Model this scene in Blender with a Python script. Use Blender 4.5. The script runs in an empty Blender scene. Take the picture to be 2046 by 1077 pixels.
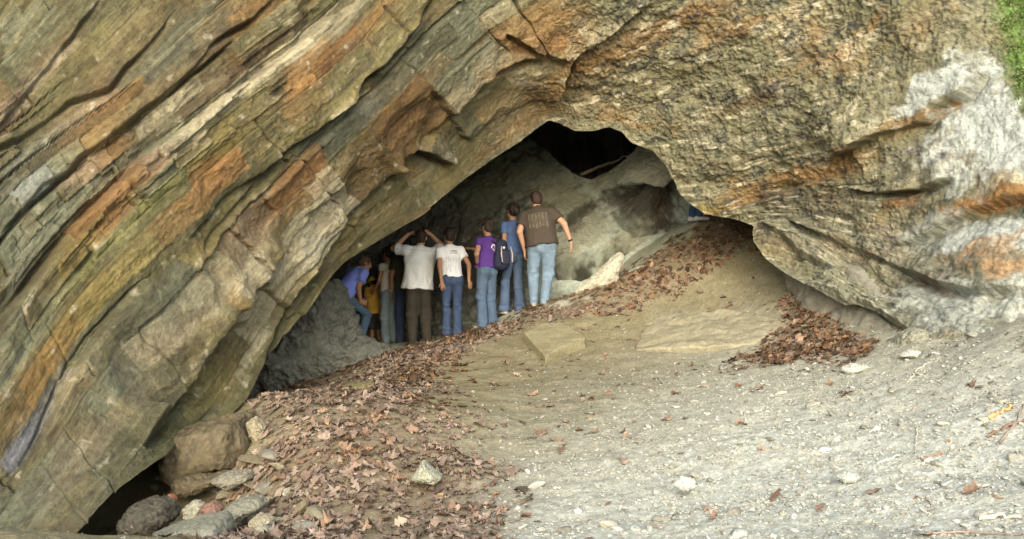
import bpy, math, random
import numpy as np
random.seed(7)
RNG = np.random.default_rng(7)
CAMZ = 1.6          # eye height over the ground at the photographer's feet
FPX = 2008.0        # focal length in photo pixels
CX, CY = 1023.0, 538.5
COL = bpy.context.scene.collection

def at(px, py, Y):
    """a point seen at photo pixel (px, py), Y metres in front of the viewer"""
    px = np.asarray(px, float); py = np.asarray(py, float); Y = np.asarray(Y, float)
    return np.stack([(px-CX)/FPX*Y, Y+0*px, CAMZ+(CY-py)/FPX*Y], -1)

def proj(p):
    Y = np.maximum(p[..., 1], 0.05)
    return CX+p[..., 0]/Y*FPX, CY-(p[..., 2]-CAMZ)/Y*FPX

# ------------------------------------------------------------------ fields
class TPS:
    """thin plate spline through scattered values"""
    def __init__(s, pts, vals, lam=1e-4, scale=1000.0):
        s.sc = scale; s.p = np.asarray(pts, float)/scale; v = np.asarray(vals, float)
        n = len(s.p); K = s.k(s.p, s.p)+lam*np.eye(n)
        Q = np.hstack([np.ones((n, 1)), s.p])
        A = np.zeros((n+3, n+3)); A[:n, :n] = K; A[:n, n:] = Q; A[n:, :n] = Q.T
        w = np.linalg.solve(A, np.concatenate([v, np.zeros(3)]))
        s.w, s.a = w[:n], w[n:]
    @staticmethod
    def k(a, b):
        r2 = ((a[:, None, :]-b[None, :, :])**2).sum(-1)+1e-12
        return 0.5*r2*np.log(r2)
    def __call__(s, x, y):
        sh = np.shape(x); q = np.stack([np.ravel(x), np.ravel(y)], -1)/s.sc
        out = np.empty(len(q))
        for i in range(0, len(q), 20000):
            c = q[i:i+20000]
            out[i:i+20000] = s.k(c, s.p)@s.w+s.a[0]+c@s.a[1:]
        return out.reshape(sh)

class Raster:
    """a slow 2-D function sampled once on a grid, then read bilinearly"""
    def __init__(s, f, x0, x1, y0, y1, step):
        s.x0, s.y0, s.st = x0, y0, step
        xs = np.arange(x0, x1+step, step); ys = np.arange(y0, y1+step, step)
        X, Y = np.meshgrid(xs, ys); s.g = f(X, Y).astype(np.float64)
    def __call__(s, x, y):
        h, w = s.g.shape
        fx = np.clip((x-s.x0)/s.st, 0, w-1.001); fy = np.clip((y-s.y0)/s.st, 0, h-1.001)
        ix = fx.astype(int); iy = fy.astype(int); fx = fx-ix; fy = fy-iy
        g = s.g
        return (g[iy, ix]*(1-fx)+g[iy, ix+1]*fx)*(1-fy)+(g[iy+1, ix]*(1-fx)+g[iy+1, ix+1]*fx)*fy

_perm = np.random.default_rng(11).permutation(256).astype(np.int32); _perm = np.concatenate([_perm, _perm, _perm])
_g3 = np.random.default_rng(12).normal(size=(256, 3)).astype(np.float32); _g3 /= np.linalg.norm(_g3, axis=1)[:, None]
def noise(p, freq=1.0, seed=0):
    """3-D gradient noise, about -1..1"""
    p = (np.asarray(p, np.float32)*np.asarray(freq, np.float32))+np.float32(seed*17.31)
    i = np.floor(p).astype(np.int32); f = p-i; i &= 255
    u = f*f*f*(f*(f*6-15)+10)
    r = np.zeros(p.shape[:-1], np.float32)
    for dx in (0, 1):
        wx = u[..., 0] if dx else 1-u[..., 0]
        for dy in (0, 1):
            wy = u[..., 1] if dy else 1-u[..., 1]
            for dz in (0, 1):
                wz = u[..., 2] if dz else 1-u[..., 2]
                h = _perm[_perm[_perm[(i[..., 0]+dx) & 255]+((i[..., 1]+dy) & 255)]+((i[..., 2]+dz) & 255)]
                g = _g3[h]
                r += wx*wy*wz*(g[..., 0]*(f[..., 0]-dx)+g[..., 1]*(f[..., 1]-dy)+g[..., 2]*(f[..., 2]-dz))
    return r*1.6
def fbm(p, freq=1.0, octv=4, seed=0, gain=0.5):
    r = 0; a = 1.0; t = 0; freq = np.asarray(freq, np.float32)
    for o in range(octv):
        r = r+a*noise(p, freq, seed+o*3); t += a; a *= gain; freq = freq*2.03
    return r/t*1.4
def ridged(p, freq=1.0, octv=3, seed=0):
    r = 0; a = 1.0; t = 0; freq = np.asarray(freq, np.float32)
    for o in range(octv):
        r = r+a*(1-2*np.abs(noise(p, freq, seed+o*5))); t += a; a *= 0.5; freq = freq*2.1
    return r/t
def hash01(*a):
    """random 0..1 per integer tuple"""
    h = np.zeros(np.shape(a[0]), np.uint64)+np.uint64(1469598103934665603)
    for k in a:
        h = (h ^ np.asarray(k).astype(np.int64).astype(np.uint64))*np.uint64(1099511628211)
        h ^= h >> np.uint64(29); h *= np.uint64(0x9E3779B97F4A7C15); h ^= h >> np.uint64(32)
    return (h >> np.uint64(11)).astype(np.float64)/float(1 << 53)
def sstep(a, b, x):
    t = np.clip((x-a)/(b-a+1e-12), 0, 1); return t*t*(3-2*t)
def lerp(a, b, t): return a+(b-a)*t
def mixc(c, col, m): return c+(np.asarray(col, np.float32)-c)*m[..., None]

def poly_dist(px, py, pts, reach=1e9):
    """signed distance to a polyline, positive on the upper-left side of its left-to-right direction, and the position along it"""
    d = np.full(px.shape, 1e9); sg = np.ones(px.shape); tt = np.zeros(px.shape)
    pts = [np.array(q, float) for q in pts]
    L = 0.0
    tot = sum(np.linalg.norm(b-a) for a, b in zip(pts, pts[1:]))
    for a, b in zip(pts, pts[1:]):
        ab = b-a; l = np.linalg.norm(ab)
        t = np.clip(((px-a[0])*ab[0]+(py-a[1])*ab[1])/(l*l), 0, 1)
        dx = px-(a[0]+t*ab[0]); dy = py-(a[1]+t*ab[1]); dd = np.hypot(dx, dy)
        cr = ab[0]*(py-a[1])-ab[1]*(px-a[0])
        m = dd < d
        d = np.where(m, dd, d); sg = np.where(m, np.where(cr < 0, 1.0, -1.0), sg); tt = np.where(m, (L+t*l)/tot, tt)
        L += l
    return d*sg, tt
def in_poly(px, py, pts):
    """signed distance to a closed outline, positive inside"""
    pts = [tuple(map(float, q)) for q in pts]
    ins = np.zeros(np.shape(px), bool); d = np.full(np.shape(px), 1e9)
    for (x0, y0), (x1, y1) in zip(pts, pts[1:]+pts[:1]):
        c = ((y0 > py) != (y1 > py)) & (px < (x1-x0)*(py-y0)/((y1-y0) if y1 != y0 else 1e-9)+x0)
        ins ^= c
        l2 = (x1-x0)**2+(y1-y0)**2
        t = np.clip(((px-x0)*(x1-x0)+(py-y0)*(y1-y0))/l2, 0, 1)
        d = np.minimum(d, np.hypot(px-x0-t*(x1-x0), py-y0-t*(y1-y0)))
    return np.where(ins, d, -d)

# ------------------------------------------------------------------ meshes
def mesh_from(name, verts, faces, mat, col=None, uv=None, smooth=True, parent=None, attrs=None):
    """verts (n,3); faces (m,k) array with k = 3 or 4, or a list of such arrays"""
    if not isinstance(faces, (list, tuple)): faces = [faces]
    me = bpy.data.meshes.new(name)
    v = np.asarray(verts, np.float32)
    me.vertices.add(len(v)); me.vertices.foreach_set('co', v.ravel())
    idx = np.concatenate([np.asarray(f, np.int32).ravel() for f in faces])
    tot = np.concatenate([np.full(len(f), np.asarray(f).shape[1], np.int32) for f in faces])
    st = np.concatenate([[0], np.cumsum(tot)[:-1]]).astype(np.int32)
    me.loops.add(len(idx)); me.loops.foreach_set('vertex_index', idx)
    me.polygons.add(len(tot)); me.polygons.foreach_set('loop_start', st); me.polygons.foreach_set('loop_total', tot)
    me.polygons.foreach_set('use_smooth', np.full(len(tot), smooth, bool))
    me.update(calc_edges=True)
    if col is not None:
        c = np.ones((len(v), 4), np.float32); c[:, :3] = np.clip(col, 0.0, 1)
        a = me.color_attributes.new('Col', 'FLOAT_COLOR', 'POINT'); a.data.foreach_set('color', c.ravel())
    if uv is not None:
        c = np.zeros((len(v), 3), np.float32); c[:, :uv.shape[1]] = uv
        a = me.attributes.new('strata', 'FLOAT_VECTOR', 'POINT'); a.data.foreach_set('vector', c.ravel())
    for k, val in (attrs or {}).items():
        a = me.attributes.new(k, 'FLOAT', 'POINT'); a.data.foreach_set('value', np.asarray(val, np.float32))
    if isinstance(mat, (list, tuple)):
        for m in mat: me.materials.append(m)
    elif mat: me.materials.append(mat)
    o = bpy.data.objects.new(name, me); COL.objects.link(o)
    if parent is not None: o.parent = parent
    return o
def grid_faces(h, w):
    i = np.arange(h*w).reshape(h, w)
    return np.stack([i[:-1, :-1], i[:-1, 1:], i[1:, 1:], i[1:, :-1]], -1).reshape(-1, 4)
def tag(o, label=None, cat=None, group=None, kind=None):
    if label: o['label'] = label
    if cat: o['category'] = cat
    if group: o['group'] = group
    if kind: o['kind'] = kind
    return o
def grid_normals(p):
    du = np.gradient(p, axis=1); dv = np.gradient(p, axis=0)
    n = np.cross(du, dv); n /= np.linalg.norm(n, axis=-1, keepdims=True)+1e-9
    return n

# ------------------------------------------------------------------ materials
def node_mat(name):
    m = bpy.data.materials.new(name); m.use_nodes = True
    nt = m.node_tree; b = nt.nodes['Principled BSDF']
    return m, nt, b
def N(nt, t, **kw):
    n = nt.nodes.new(t)
    for k, v in kw.items(): setattr(n, k, v)
    return n
def rock_mat(name, streak=1.0, grain=140.0, rough=0.8, bump=0.8, spec=0.25, amount=0.48):
    """colour comes from the mesh attribute; fine grain and lamination are noise nodes, drawn out along the bedding"""
    m, nt, b = node_mat(name); L = nt.links.new
    at_ = N(nt, 'ShaderNodeAttribute', attribute_name='Col')
    st = N(nt, 'ShaderNodeAttribute', attribute_name='strata')
    tc = N(nt, 'ShaderNodeTexCoord')
    mp = N(nt, 'ShaderNodeVectorMath', operation='MULTIPLY'); mp.inputs[1].default_value = (0.9, 0.11, 1.0)
    L(st.outputs['Vector'], mp.inputs[0])
    lam = N(nt, 'ShaderNodeTexNoise'); lam.inputs['Scale'].default_value = 22*streak; lam.inputs['Detail'].default_value = 5; lam.inputs['Roughness'].default_value = .65
    L(mp.outputs[0], lam.inputs['Vector'])
    gr = N(nt, 'ShaderNodeTexNoise'); gr.inputs['Scale'].default_value = grain; gr.inputs['Detail'].default_value = 4; gr.inputs['Roughness'].default_value = .7
    L(tc.outputs['Object'], gr.inputs['Vector'])
    md = N(nt, 'ShaderNodeTexNoise'); md.inputs['Scale'].default_value = grain*.14; md.inputs['Detail'].default_value = 5; md.inputs['Roughness'].default_value = .7
    L(tc.outputs['Object'], md.inputs['Vector'])
    a1 = N(nt, 'ShaderNodeMath', operation='ADD'); L(lam.outputs['Fac'], a1.inputs[0]); L(gr.outputs['Fac'], a1.inputs[1])
    a2 = N(nt, 'ShaderNodeMath', operation='ADD'); L(a1.outputs[0], a2.inputs[0]); L(md.outputs['Fac'], a2.inputs[1])
    mr = N(nt, 'ShaderNodeMapRange'); mr.inputs['From Min'].default_value = 1.0; mr.inputs['From Max'].default_value = 2.0
    mr.inputs['To Min'].default_value = 1-amount*1.6; mr.inputs['To Max'].default_value = 1+amount*1.6; mr.clamp = False
    L(a2.outputs[0], mr.inputs['Value'])
    mx = N(nt, 'ShaderNodeVectorMath', operation='SCALE'); L(at_.outputs['Color'], mx.inputs[0]); L(mr.outputs['Result'], mx.inputs['Scale'])
    L(mx.outputs[0], b.inputs['Base Color'])
    bp = N(nt, 'ShaderNodeBump'); bp.inputs['Strength'].default_value = bump; bp.inputs['Distance'].default_value = 0.02
    L(a2.outputs[0], bp.inputs['Height']); L(bp.outputs[0], b.inputs['Normal'])
    b.inputs['Roughness'].default_value = rough; b.inputs['Specular IOR Level'].default_value = spec
    return m
def attr_mat(name, rough=0.8, spec=0.2, noise_scale=0.0, amount=0.2, bump=0.0, translucent=0.0):
    m, nt, b = node_mat(name); L = nt.links.new
    a = N(nt, 'ShaderNodeAttribute', attribute_name='Col')
    out = a.outputs['Color']
    if noise_scale:
        tc = N(nt, 'ShaderNodeTexCoord'); n = N(nt, 'ShaderNodeTexNoise'); n.inputs['Scale'].default_value = noise_scale; n.inputs['Detail'].default_value = 4
        L(tc.outputs['Object'], n.inputs['Vector'])
        mr = N(nt, 'ShaderNodeMapRange'); mr.inputs['From Min'].default_value = .3; mr.inputs['From Max'].default_value = .7
        mr.inputs['To Min'].default_value = 1-amount; mr.inputs['To Max'].default_value = 1+amount
        L(n.outputs['Fac'], mr.inputs['Value'])
        mx = N(nt, 'ShaderNodeVectorMath', operation='SCALE'); L(out, mx.inputs[0]); L(mr.outputs['Result'], mx.inputs['Scale'])
        out = mx.outputs[0]
        if bump:
            bp = N(nt, 'ShaderNodeBump'); bp.inputs['Strength'].default_value = bump; bp.inputs['Distance'].default_value = .01
            L(n.outputs['Fac'], bp.inputs['Height']); L(bp.outputs[0], b.inputs['Normal'])
    L(out, b.inputs['Base Color'])
    b.inputs['Roughness'].default_value = rough; b.inputs['Specular IOR Level'].default_value = spec
    return m
# ------------------------------------------------------------------ the ground: one sheet
G_PTS = [  # photo pixel, distance
    (-100,1077,5.2),(330,1090,6.0),(400,1060,6.1),(500,1077,6.0),(800,1077,6.0),(1023,1077,5.95),(1300,1077,5.75),(1600,1077,5.45),(1900,1077,5.1),(2046,1077,4.95),
    (345,975,8.0),(420,962,8.3),(500,880,8.2),(620,900,7.6),(800,900,7.75),(1023,900,7.9),(1300,900,7.7),(1600,900,7.2),(1900,900,6.6),(2046,900,6.3),
    (480,800,9.2),(600,800,9.8),(700,770,10.9),(900,780,10.0),(1100,780,10.1),(1300,780,9.9),(1500,780,9.2),(1780,780,8.2),(2046,780,7.2),
    (760,720,12.3),(1000,700,12.3),(1200,690,12.4),(1400,690,11.9),(1560,720,10.4),(1780,704,9.35),(1880,688,9.1),(2046,640,8.4),
    (1660,640,11.3),(1600,600,12.2),(1450,600,13.2),(1300,620,13.3),(1150,630,13.4),(1500,520,13.9),(1450,460,14.9),(1350,500,14.7),(1420,432,15.5),(1240,558,14.3),
    (900,676,13.8),(1000,648,13.9),(1100,604,14.2),(820,700,13.5),
    (700,690,15.6),(735,688,15.7),(770,690,16.5),(840,690,15.4),(905,672,15.0),(970,655,14.9),(1022,625,15.3),(1075,611,14.8),(1160,590,15.2),(1385,440,16.2),(1230,545,15.6)]
gp = np.array([at(x, y, Y) for x, y, Y in G_PTS])
extra = [(-2.95,6.4,-.9),(-2.62,7.0,-.75),(-2.75,7.7,-.75),(-2.5,6.3,-.6),(-2.8,7.2,-.7),(-3.3,7.6,-.7),(-3.6,6.2,-.8),(-3.2,8.6,-.5),(-4.5,12,-.3),(-5,6,-.7),(-6,9,-.3),(-3,14,0),(-3.5,18,.1),(0,19,.9),(3,19,2.3),(6,16,2.6),(5.6,12,2.0),(6,8,1.75),(6,5,1.4),(0,3,-.05),(-3,3,-.35),(3,3,.55),(0,0,0),(-3,0,-.3),(3,0,.5),(-4,26,.3),(4,26,2.0),(0,26,1.0)]
gx = np.concatenate([gp[:, 0], [e[0] for e in extra]]); gy = np.concatenate([gp[:, 1], [e[1] for e in extra]]); gz = np.concatenate([gp[:, 2], [e[2] for e in extra]])
_gt = TPS(np.stack([gx, gy], -1), gz, lam=4e-4, scale=10.0)
_gr = Raster(_gt, -9, 9, -2, 28, 0.08)
def ground_base(x, y):
    xi = np.clip(x, -7, 7); yi = np.clip(y, -1.5, 27)
    z = _gr(xi, yi)
    far = np.hypot(x-xi, y-yi)
    return z+0.10*(x-xi)+(-0.02)*far
def ground_z(x, y):
    x = np.asarray(x, float); y = np.asarray(y, float)
    p = np.stack([x, y, 0*x], -1)
    z = ground_base(x, y)
    return z+0.035*fbm(p, 1.1, 3, 5)+0.012*fbm(p, 5, 2, 8)
def ground_at(px, py, y0=4.0, y1=19.0):
    """first point of the ground seen at a photo pixel"""
    Y = np.linspace(y0, y1, 1500); p = at(np.full(1500, px), np.full(1500, py), Y)
    d = p[:, 2]-ground_z(p[:, 0], p[:, 1])
    k = int(np.argmax(d < 0)); return p[k] if d.min() < 0 else p[-1]

def polys_mask(px, py, polys, soft):
    m = np.full(np.shape(px), -1e9)
    for q in polys: m = np.maximum(m, in_poly(px, py, q))
    return sstep(-soft, soft, m)
# zones, traced on the photo, that say where leaves, gravel and trodden path lie
LEAF_DENSE = [[(545,800),(700,740),(800,715),(850,760),(830,830),(900,880),(985,960),(1010,1100),(430,1100),(480,1010),(450,965),(520,905),(540,855)]]
LEAF_PILE = [[(1490,705),(1560,660),(1578,602),(1625,600),(1690,645),(1752,688),(1746,708),(1660,722),(1570,722),(1440,732)]]
LEAF_MID = [[(700,765),(820,695),(900,668),(1000,640),(1100,600),(1170,590),(1240,560),(1260,590),(1110,630),(960,690),(830,760)],
            [(1190,590),(1250,545),(1330,500),(1440,430),(1500,450),(1490,500),(1390,560),(1300,600),(1200,620)]]
GRAVEL = [[(960,1100),(1020,960),(1180,880),(1330,800),(1440,750),(1560,725),(1780,700),(2300,600),(2300,1200),(960,1200)]]
PATH = [[(690,760),(820,700),(905,676),(1000,648),(1100,604),(1160,590),(1245,555),(1400,440),(1400,380),(600,380),(500,700)]]
def ground_zone(p):
    px, py = proj(p)
    w = 34*fbm(p, 1.6, 4, 21); w2 = 26*fbm(p, 1.6, 4, 22)
    px = px+w; py = py+w2
    return (np.maximum(polys_mask(px, py, LEAF_DENSE, 105), polys_mask(px, py, LEAF_PILE, 16)), polys_mask(px, py, LEAF_MID, 18), polys_mask(px, py, GRAVEL, 210),
            polys_mask(px, py, PATH, 5)*sstep(13.2, 13.9, p[..., 1]+0*px))
def make_ground():
    def axis(lo, hi, dense):
        a = [dense[0]]; 
        st = 0.02
        while a[0] > lo: a.insert(0, a[0]-st); st *= 1.09
        b = list(dense); st = 0.02
        while b[-1] < hi: b.append(b[-1]+st); st *= 1.09
        return np.array(a[:-1]+b)
    xs = axis(-160, 160, list(np.arange(-5.2, 5.0, 0.016)))
    yd = [3.6]
    while yd[-1] < 17.5: yd.append(yd[-1]+0.0022*yd[-1])
    ys = axis(-160, 200, yd)
    X, Y = np.meshgrid(xs, ys)
    p = np.stack([X, Y, 0*X], -1)
    Z = ground_z(X, Y); p[..., 2] = Z
    ld, lm, gv, pt = ground_zone(p)
    q = p*[1, 1, .2]
    rough = fbm(q, 14, 3, 31); fine = fbm(q, 45, 2, 35); trod = fbm(q, 3.0, 4, 36)
    near = sstep(20, 14, Y)*sstep(8, 5, np.abs(X))
    grit = fbm(q, 90, 2, 37)
    p[..., 2] += near*((0.0025+0.0005*gv)*rough+(0.003+0.002*gv)*fine+.003*grit+0.005*trod)
    c = np.zeros(p.shape, np.float32)+np.array([.178, .161, .098], np.float32)
    c = mixc(c, (.225, .205, .135), sstep(-.2, .6, trod)*.7)
    c = mixc(c, (.155, .13, .08), sstep(.15, .7, fbm(q, 1.4, 4, 41))*.5)
    c = mixc(c, (.42, .45, .41), gv*(.75+.25*rough))
    c = mixc(c, (.30, .31, .26), gv*sstep(0, .6, fbm(q, 2.2, 4, 44))*.75)
    c = mixc(c, (.20, .16, .115), np.maximum(ld*.6, lm*.55))
    c = mixc(c, (.36, .38, .30), pt)
    c = mixc(c, c*1.45, gv*sstep(.1, .6, fbm(q, 24, 3, 46))*.6)
    c = mixc(c, (.26, .235, .15), (1-gv)*sstep(.25, .7, fbm(q, 18, 3, 47))*.35*(1-pt))
    c *= (1+.2*fine+.12*rough+.22*grit)[..., None]
    me = mesh_from('ground', p.reshape(-1, 3), grid_faces(*X.shape), MAT['ground'], c.reshape(-1, 3), uv=(q.reshape(-1, 3)[:, :2]))
    tag(me, 'dirt slope of pale gravel and bare brown soil rising into the cave mouth', 'ground', kind='structure')
    return me
# ------------------------------------------------------------------ the cliff: face, brow, cave ceiling and hilltop in one sheet
#        lip pixel, lip distance      outer pixel
ARCH = [((-200,1400),4.4,(-900,1300)), ((-60,1280),4.9,(-900,1000)), ((60,1160),5.6,(-800,760)), ((140,1077),6.3,(-700,560)), ((240,975),6.9,(-640,360)), ((340,903),7.6,(-560,180)),
        ((375,852),8.3,(-500,20)), ((440,850),8.6,(-440,-60)), ((495,795),9.1,(-400,-120)), ((533,722),9.6,(-330,-190)), ((600,640),10.2,(-230,-280)), ((655,560),10.6,(-130,-330)), ((690,520),10.9,(-60,-340)), ((760,478),11.4,(50,-340)),
        ((842,430),12.0,(200,-340)), ((930,357),12.6,(390,-340)), ((1040,281),13.2,(640,-340)), ((1075,255),13.4,(760,-340)), ((1098,240),13.5,(900,-340)), ((1115,246),13.5,(1000,-340)), ((1150,262),13.4,(1120,-340)),
        ((1185,262),13.4,(1220,-340)), ((1215,253),13.4,(1300,-340)), ((1240,262),13.4,(1400,-340)), ((1262,285),13.4,(1500,-340)), ((1305,300),13.4,(1650,-340)), ((1330,330),13.4,(1800,-340)), ((1352,375),13.4,(2000,-330)),
        ((1375,405),13.3,(2200,-250)), ((1412,428),13.2,(2300,-100)), ((1470,438),13.0,(2360,40)), ((1508,452),12.8,(2380,140)), ((1508,485),12.7,(2400,230)), ((1530,518),12.4,(2410,310)), ((1575,545),12.0,(2420,380)), ((1620,575),11.5,(2430,450)),
        ((1690,612),10.9,(2440,520)), ((1765,635),10.4,(2450,590)), ((1800,655),10.0,(2460,640)), ((1880,692),9.2,(2470,760)), ((1940,725),8.8,(2480,900)), ((2100,800),8.0,(2500,1100))]
DEPTH = [(0,1077,6.4),(0,800,7.0),(0,538,7.5),(0,250,7.9),(0,0,8.1),(250,0,8.6),(500,0,9.5),(750,0,10.6),(1000,0,11.7),(1250,0,12.2),(1500,0,12.0),(1750,0,11.2),(2046,0,10.2),
         (300,300,8.5),(300,600,8.4),(250,850,7.6),(500,500,9.5),(550,300,9.5),(700,350,10.7),(800,200,10.9),(950,200,12.1),(1200,150,12.9),(1400,200,12.7),(1400,340,13.0),(1600,200,11.9),(1600,350,12.2),(1600,480,12.3),
         (1800,300,11.0),(1800,450,11.1),(1800,560,10.6),(2046,200,9.8),(2046,400,9.4),(2046,550,8.9),(1950,640,9.0),
         (-300,500,6.6),(-300,0,7.0),(0,-340,7.6),(500,-340,8.9),(1000,-340,11.0),(1500,-340,11.8),(2000,-340,10.6),(2400,0,9.4),(2400,400,8.6),(2450,800,7.6),(-500,900,5.4),(-700,560,5.6),(-560,180,6.2)]
# bedding lines traced on the photo, with their height across the beds (photo pixels)
BEDS = [(0,[(533,722),(600,640),(655,560),(760,478),(842,430),(930,357),(1040,281),(1098,240)]),
        (75,[(528,740),(553,670),(593,580),(623,540),(680,446),(775,346),(836,301),(911,221),(981,145),(1051,112),(1096,118),(1146,100),(1262,30),(1310,0)]),
        (140,[(374,745),(429,635),(494,555),(600,410),(700,300),(800,215),(900,130),(1000,40)]),
        (235,[(0,964),(40,919),(90,849),(125,774),(145,724),(175,675),(224,625),(300,540),(391,446),(441,396),(530,340),(617,271),(695,206),(755,135),(830,40),(850,10)]),
        (345,[(0,760),(80,640),(165,531),(215,476),(301,391),(391,321),(451,251),(560,160),(700,50)]),
        (400,[(0,650),(50,580),(110,501),(200,401),(271,326),(371,255),(436,205),(506,155),(577,105),(700,15)]),
        (487,[(0,450),(90,366),(165,311),(281,225),(326,190),(391,135),(501,40),(550,0)]), (570,[(0,296),(75,250),(140,200),(220,175),(296,90),(370,10)]), (690,[(0,235),(70,165),(135,85),(200,0)]), (850,[(-60,60),(0,0),(40,-60)]),
        (40,[(1110,200),(1200,150),(1300,108),(1465,30)]), (0,[(1250,240),(1350,200),(1420,170),(1600,100),(1750,20)]), (-90,[(1440,425),(1560,375),(1700,345),(1860,290),(2046,200)]), (-140,[(1750,480),(1900,430),(2046,390)]),
        (-200,[(1520,450),(1700,530),(1850,570),(2046,590)]), (-290,[(1520,520),(1650,590),(1780,650),(1880,690)])]
def along(pts, step=60):
    out = []
    for a, b in zip(pts, pts[1:]):
        n = max(1, int(math.dist(a, b)/step))
        out += [(a[0]+(b[0]-a[0])*i/n, a[1]+(b[1]-a[1])*i/n) for i in range(n)]
    return out+[pts[-1]]
def make_fields():
    global S_F, D_F
    dp = [(p, d) for p, d, o in ARCH]+[((x, y), d) for x, y, d in DEPTH]
    D_F = Raster(TPS([p for p, d in dp], [d for p, d in dp], lam=2e-4), -950, 2550, -400, 1450, 12)
    q = [(p, s) for s, line in BEDS for p in along(line)]
    S_F = Raster(TPS([p for p, s in q], [s for p, s in q], lam=2.5e-2), -950, 2550, -400, 1450, 6)

def bounds(thick, jit, seed, lo=-2500, hi=3500):
    r = np.random.default_rng(seed); n = int((hi-lo)/thick)
    return lo+np.cumsum(thick*np.exp(r.normal(0, jit, n))/math.exp(jit*jit/2))
def beds(s, t, thick, seed, lmin, lmax, jit=.55):
    """split bedding space into layers and each layer into joint blocks: layer, place in it, block, place in block, layer thickness"""
    b = bounds(thick, jit, seed)
    i = np.clip(np.searchsorted(b, s)-1, 0, len(b)-2)
    th = (b[i+1]-b[i]); f = np.clip((s-b[i])/th, 0, 1)
    L = lerp(lmin, lmax, hash01(i, np.full_like(i, seed))**1.6)
    tt = t/L+hash01(i, np.full_like(i, seed+1))*50
    k = np.floor(tt)
    jl = (hash01(i, k, np.full_like(i, seed+2))-.5)*.7
    kk = np.where(tt-k < .5+jl, k, k+1); 
    lo_ = np.where(kk == k, k-1+.5+(hash01(i, k-1, np.full_like(i, seed+2))-.5)*.7, k+.5+jl); 
    hi_ = np.where(kk == k, k+.5+jl, k+1+.5+(hash01(i, k+1, np.full_like(i, seed+2))-.5)*.7)
    g = np.clip((tt-lo_)/(hi_-lo_+1e-6), 0, 1)
    return i, f, kk, g, th, (hi_-lo_)*L

# traced ledges: (points, step of the upper side outward in m, how far the step reaches up, groove depth below, groove width)
LEDGES = [
    ([(528,740),(553,670),(593,580),(623,540),(680,446),(775,346),(836,301)], .13, 90, .22, 7),
    ([(851,281),(911,221),(981,145),(1020,122),(1051,112),(1085,116)], .15, 60, .22, 8),
    ([(770,352),(836,301),(870,312),(890,325),(915,322)], .20, 50, .12, 6),
    ([(351,481),(391,446),(441,396),(530,340),(567,306),(617,271),(695,206),(720,160),(755,135),(800,95),(830,40),(850,10),(880,-40)], .12, 60, .17, 6),
    ([(600,276),(560,330),(470,420),(380,510)], .06, 40, .12, 5),
    ([(-60,1010),(0,964),(40,919),(90,849),(125,774),(145,724),(175,675),(224,625),(300,540)], -.10, 70, .14, 6),
    ([(280,900),(299,879),(339,819),(369,774),(379,734),(429,635),(494,555),(560,470)], .26, 150, .14, 8),
    ([(-60,720),(0,650),(50,580),(110,501),(145,451),(200,401),(241,366),(271,326),(321,281),(371,255),(436,205),(506,155),(577,105),(647,45),(700,15),(760,-30)], -.20, 60, .05, 5),
    ([(0,470),(90,366),(135,346),(165,311),(210,281),(281,225),(326,190),(391,135),(426,85),(501,40),(560,-10)], .05, 40, .10, 4),
    ([(-60,330),(0,296),(75,250),(140,200),(220,175),(250,135),(296,90),(350,20)], .05, 40, .06, 4),
    ([(-40,290),(0,250),(70,165),(135,85),(205,-10)], .05, 40, .03, 4),
    ([(440,640),(470,610),(500,590),(545,560)], .12, 40, .08, 5), ([(395,700),(440,660),(500,640),(520,600)], .1, 40, .08, 5),
    ([(600,430),(660,380),(730,330)], .08, 40, .06, 5),
    ([(1100,230),(1146,108),(1200,75),(1262,30),(1310,0)], .15, 50, .05, 6),
    ([(1000,60),(1060,90),(1110,100),(1146,100)], .1, 60, .05, 6),
    ([(1440,428),(1500,408),(1580,380),(1660,352),(1715,345)], -.12, 50, .0, 6),
    ([(1700,375),(1760,385),(1850,380),(1910,350)], .12, 60, .06, 8),
    ([(1640,330),(1760,270),(1850,245),(1880,215),(1930,190),(1985,130)], .15, 80, .04, 8),
    ([(1780,500),(1860,470),(1950,420),(2060,385)], .10, 70, .05, 12),
    ([(1560,430),(1660,480),(1760,520),(1880,570),(1960,585),(2060,575)], .13, 80, .04, 10),
    ([(1520,440),(1560,470),(1600,510),(1660,530)], .12, 60, .05, 10),
    ([(1690,612),(1740,600),(1790,590),(1800,560)], -.1, 60, .0, 6),
    ([(1640,585),(1720,625),(1770,660),(1790,680)], .1, 30, .0, 6),
]
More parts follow.
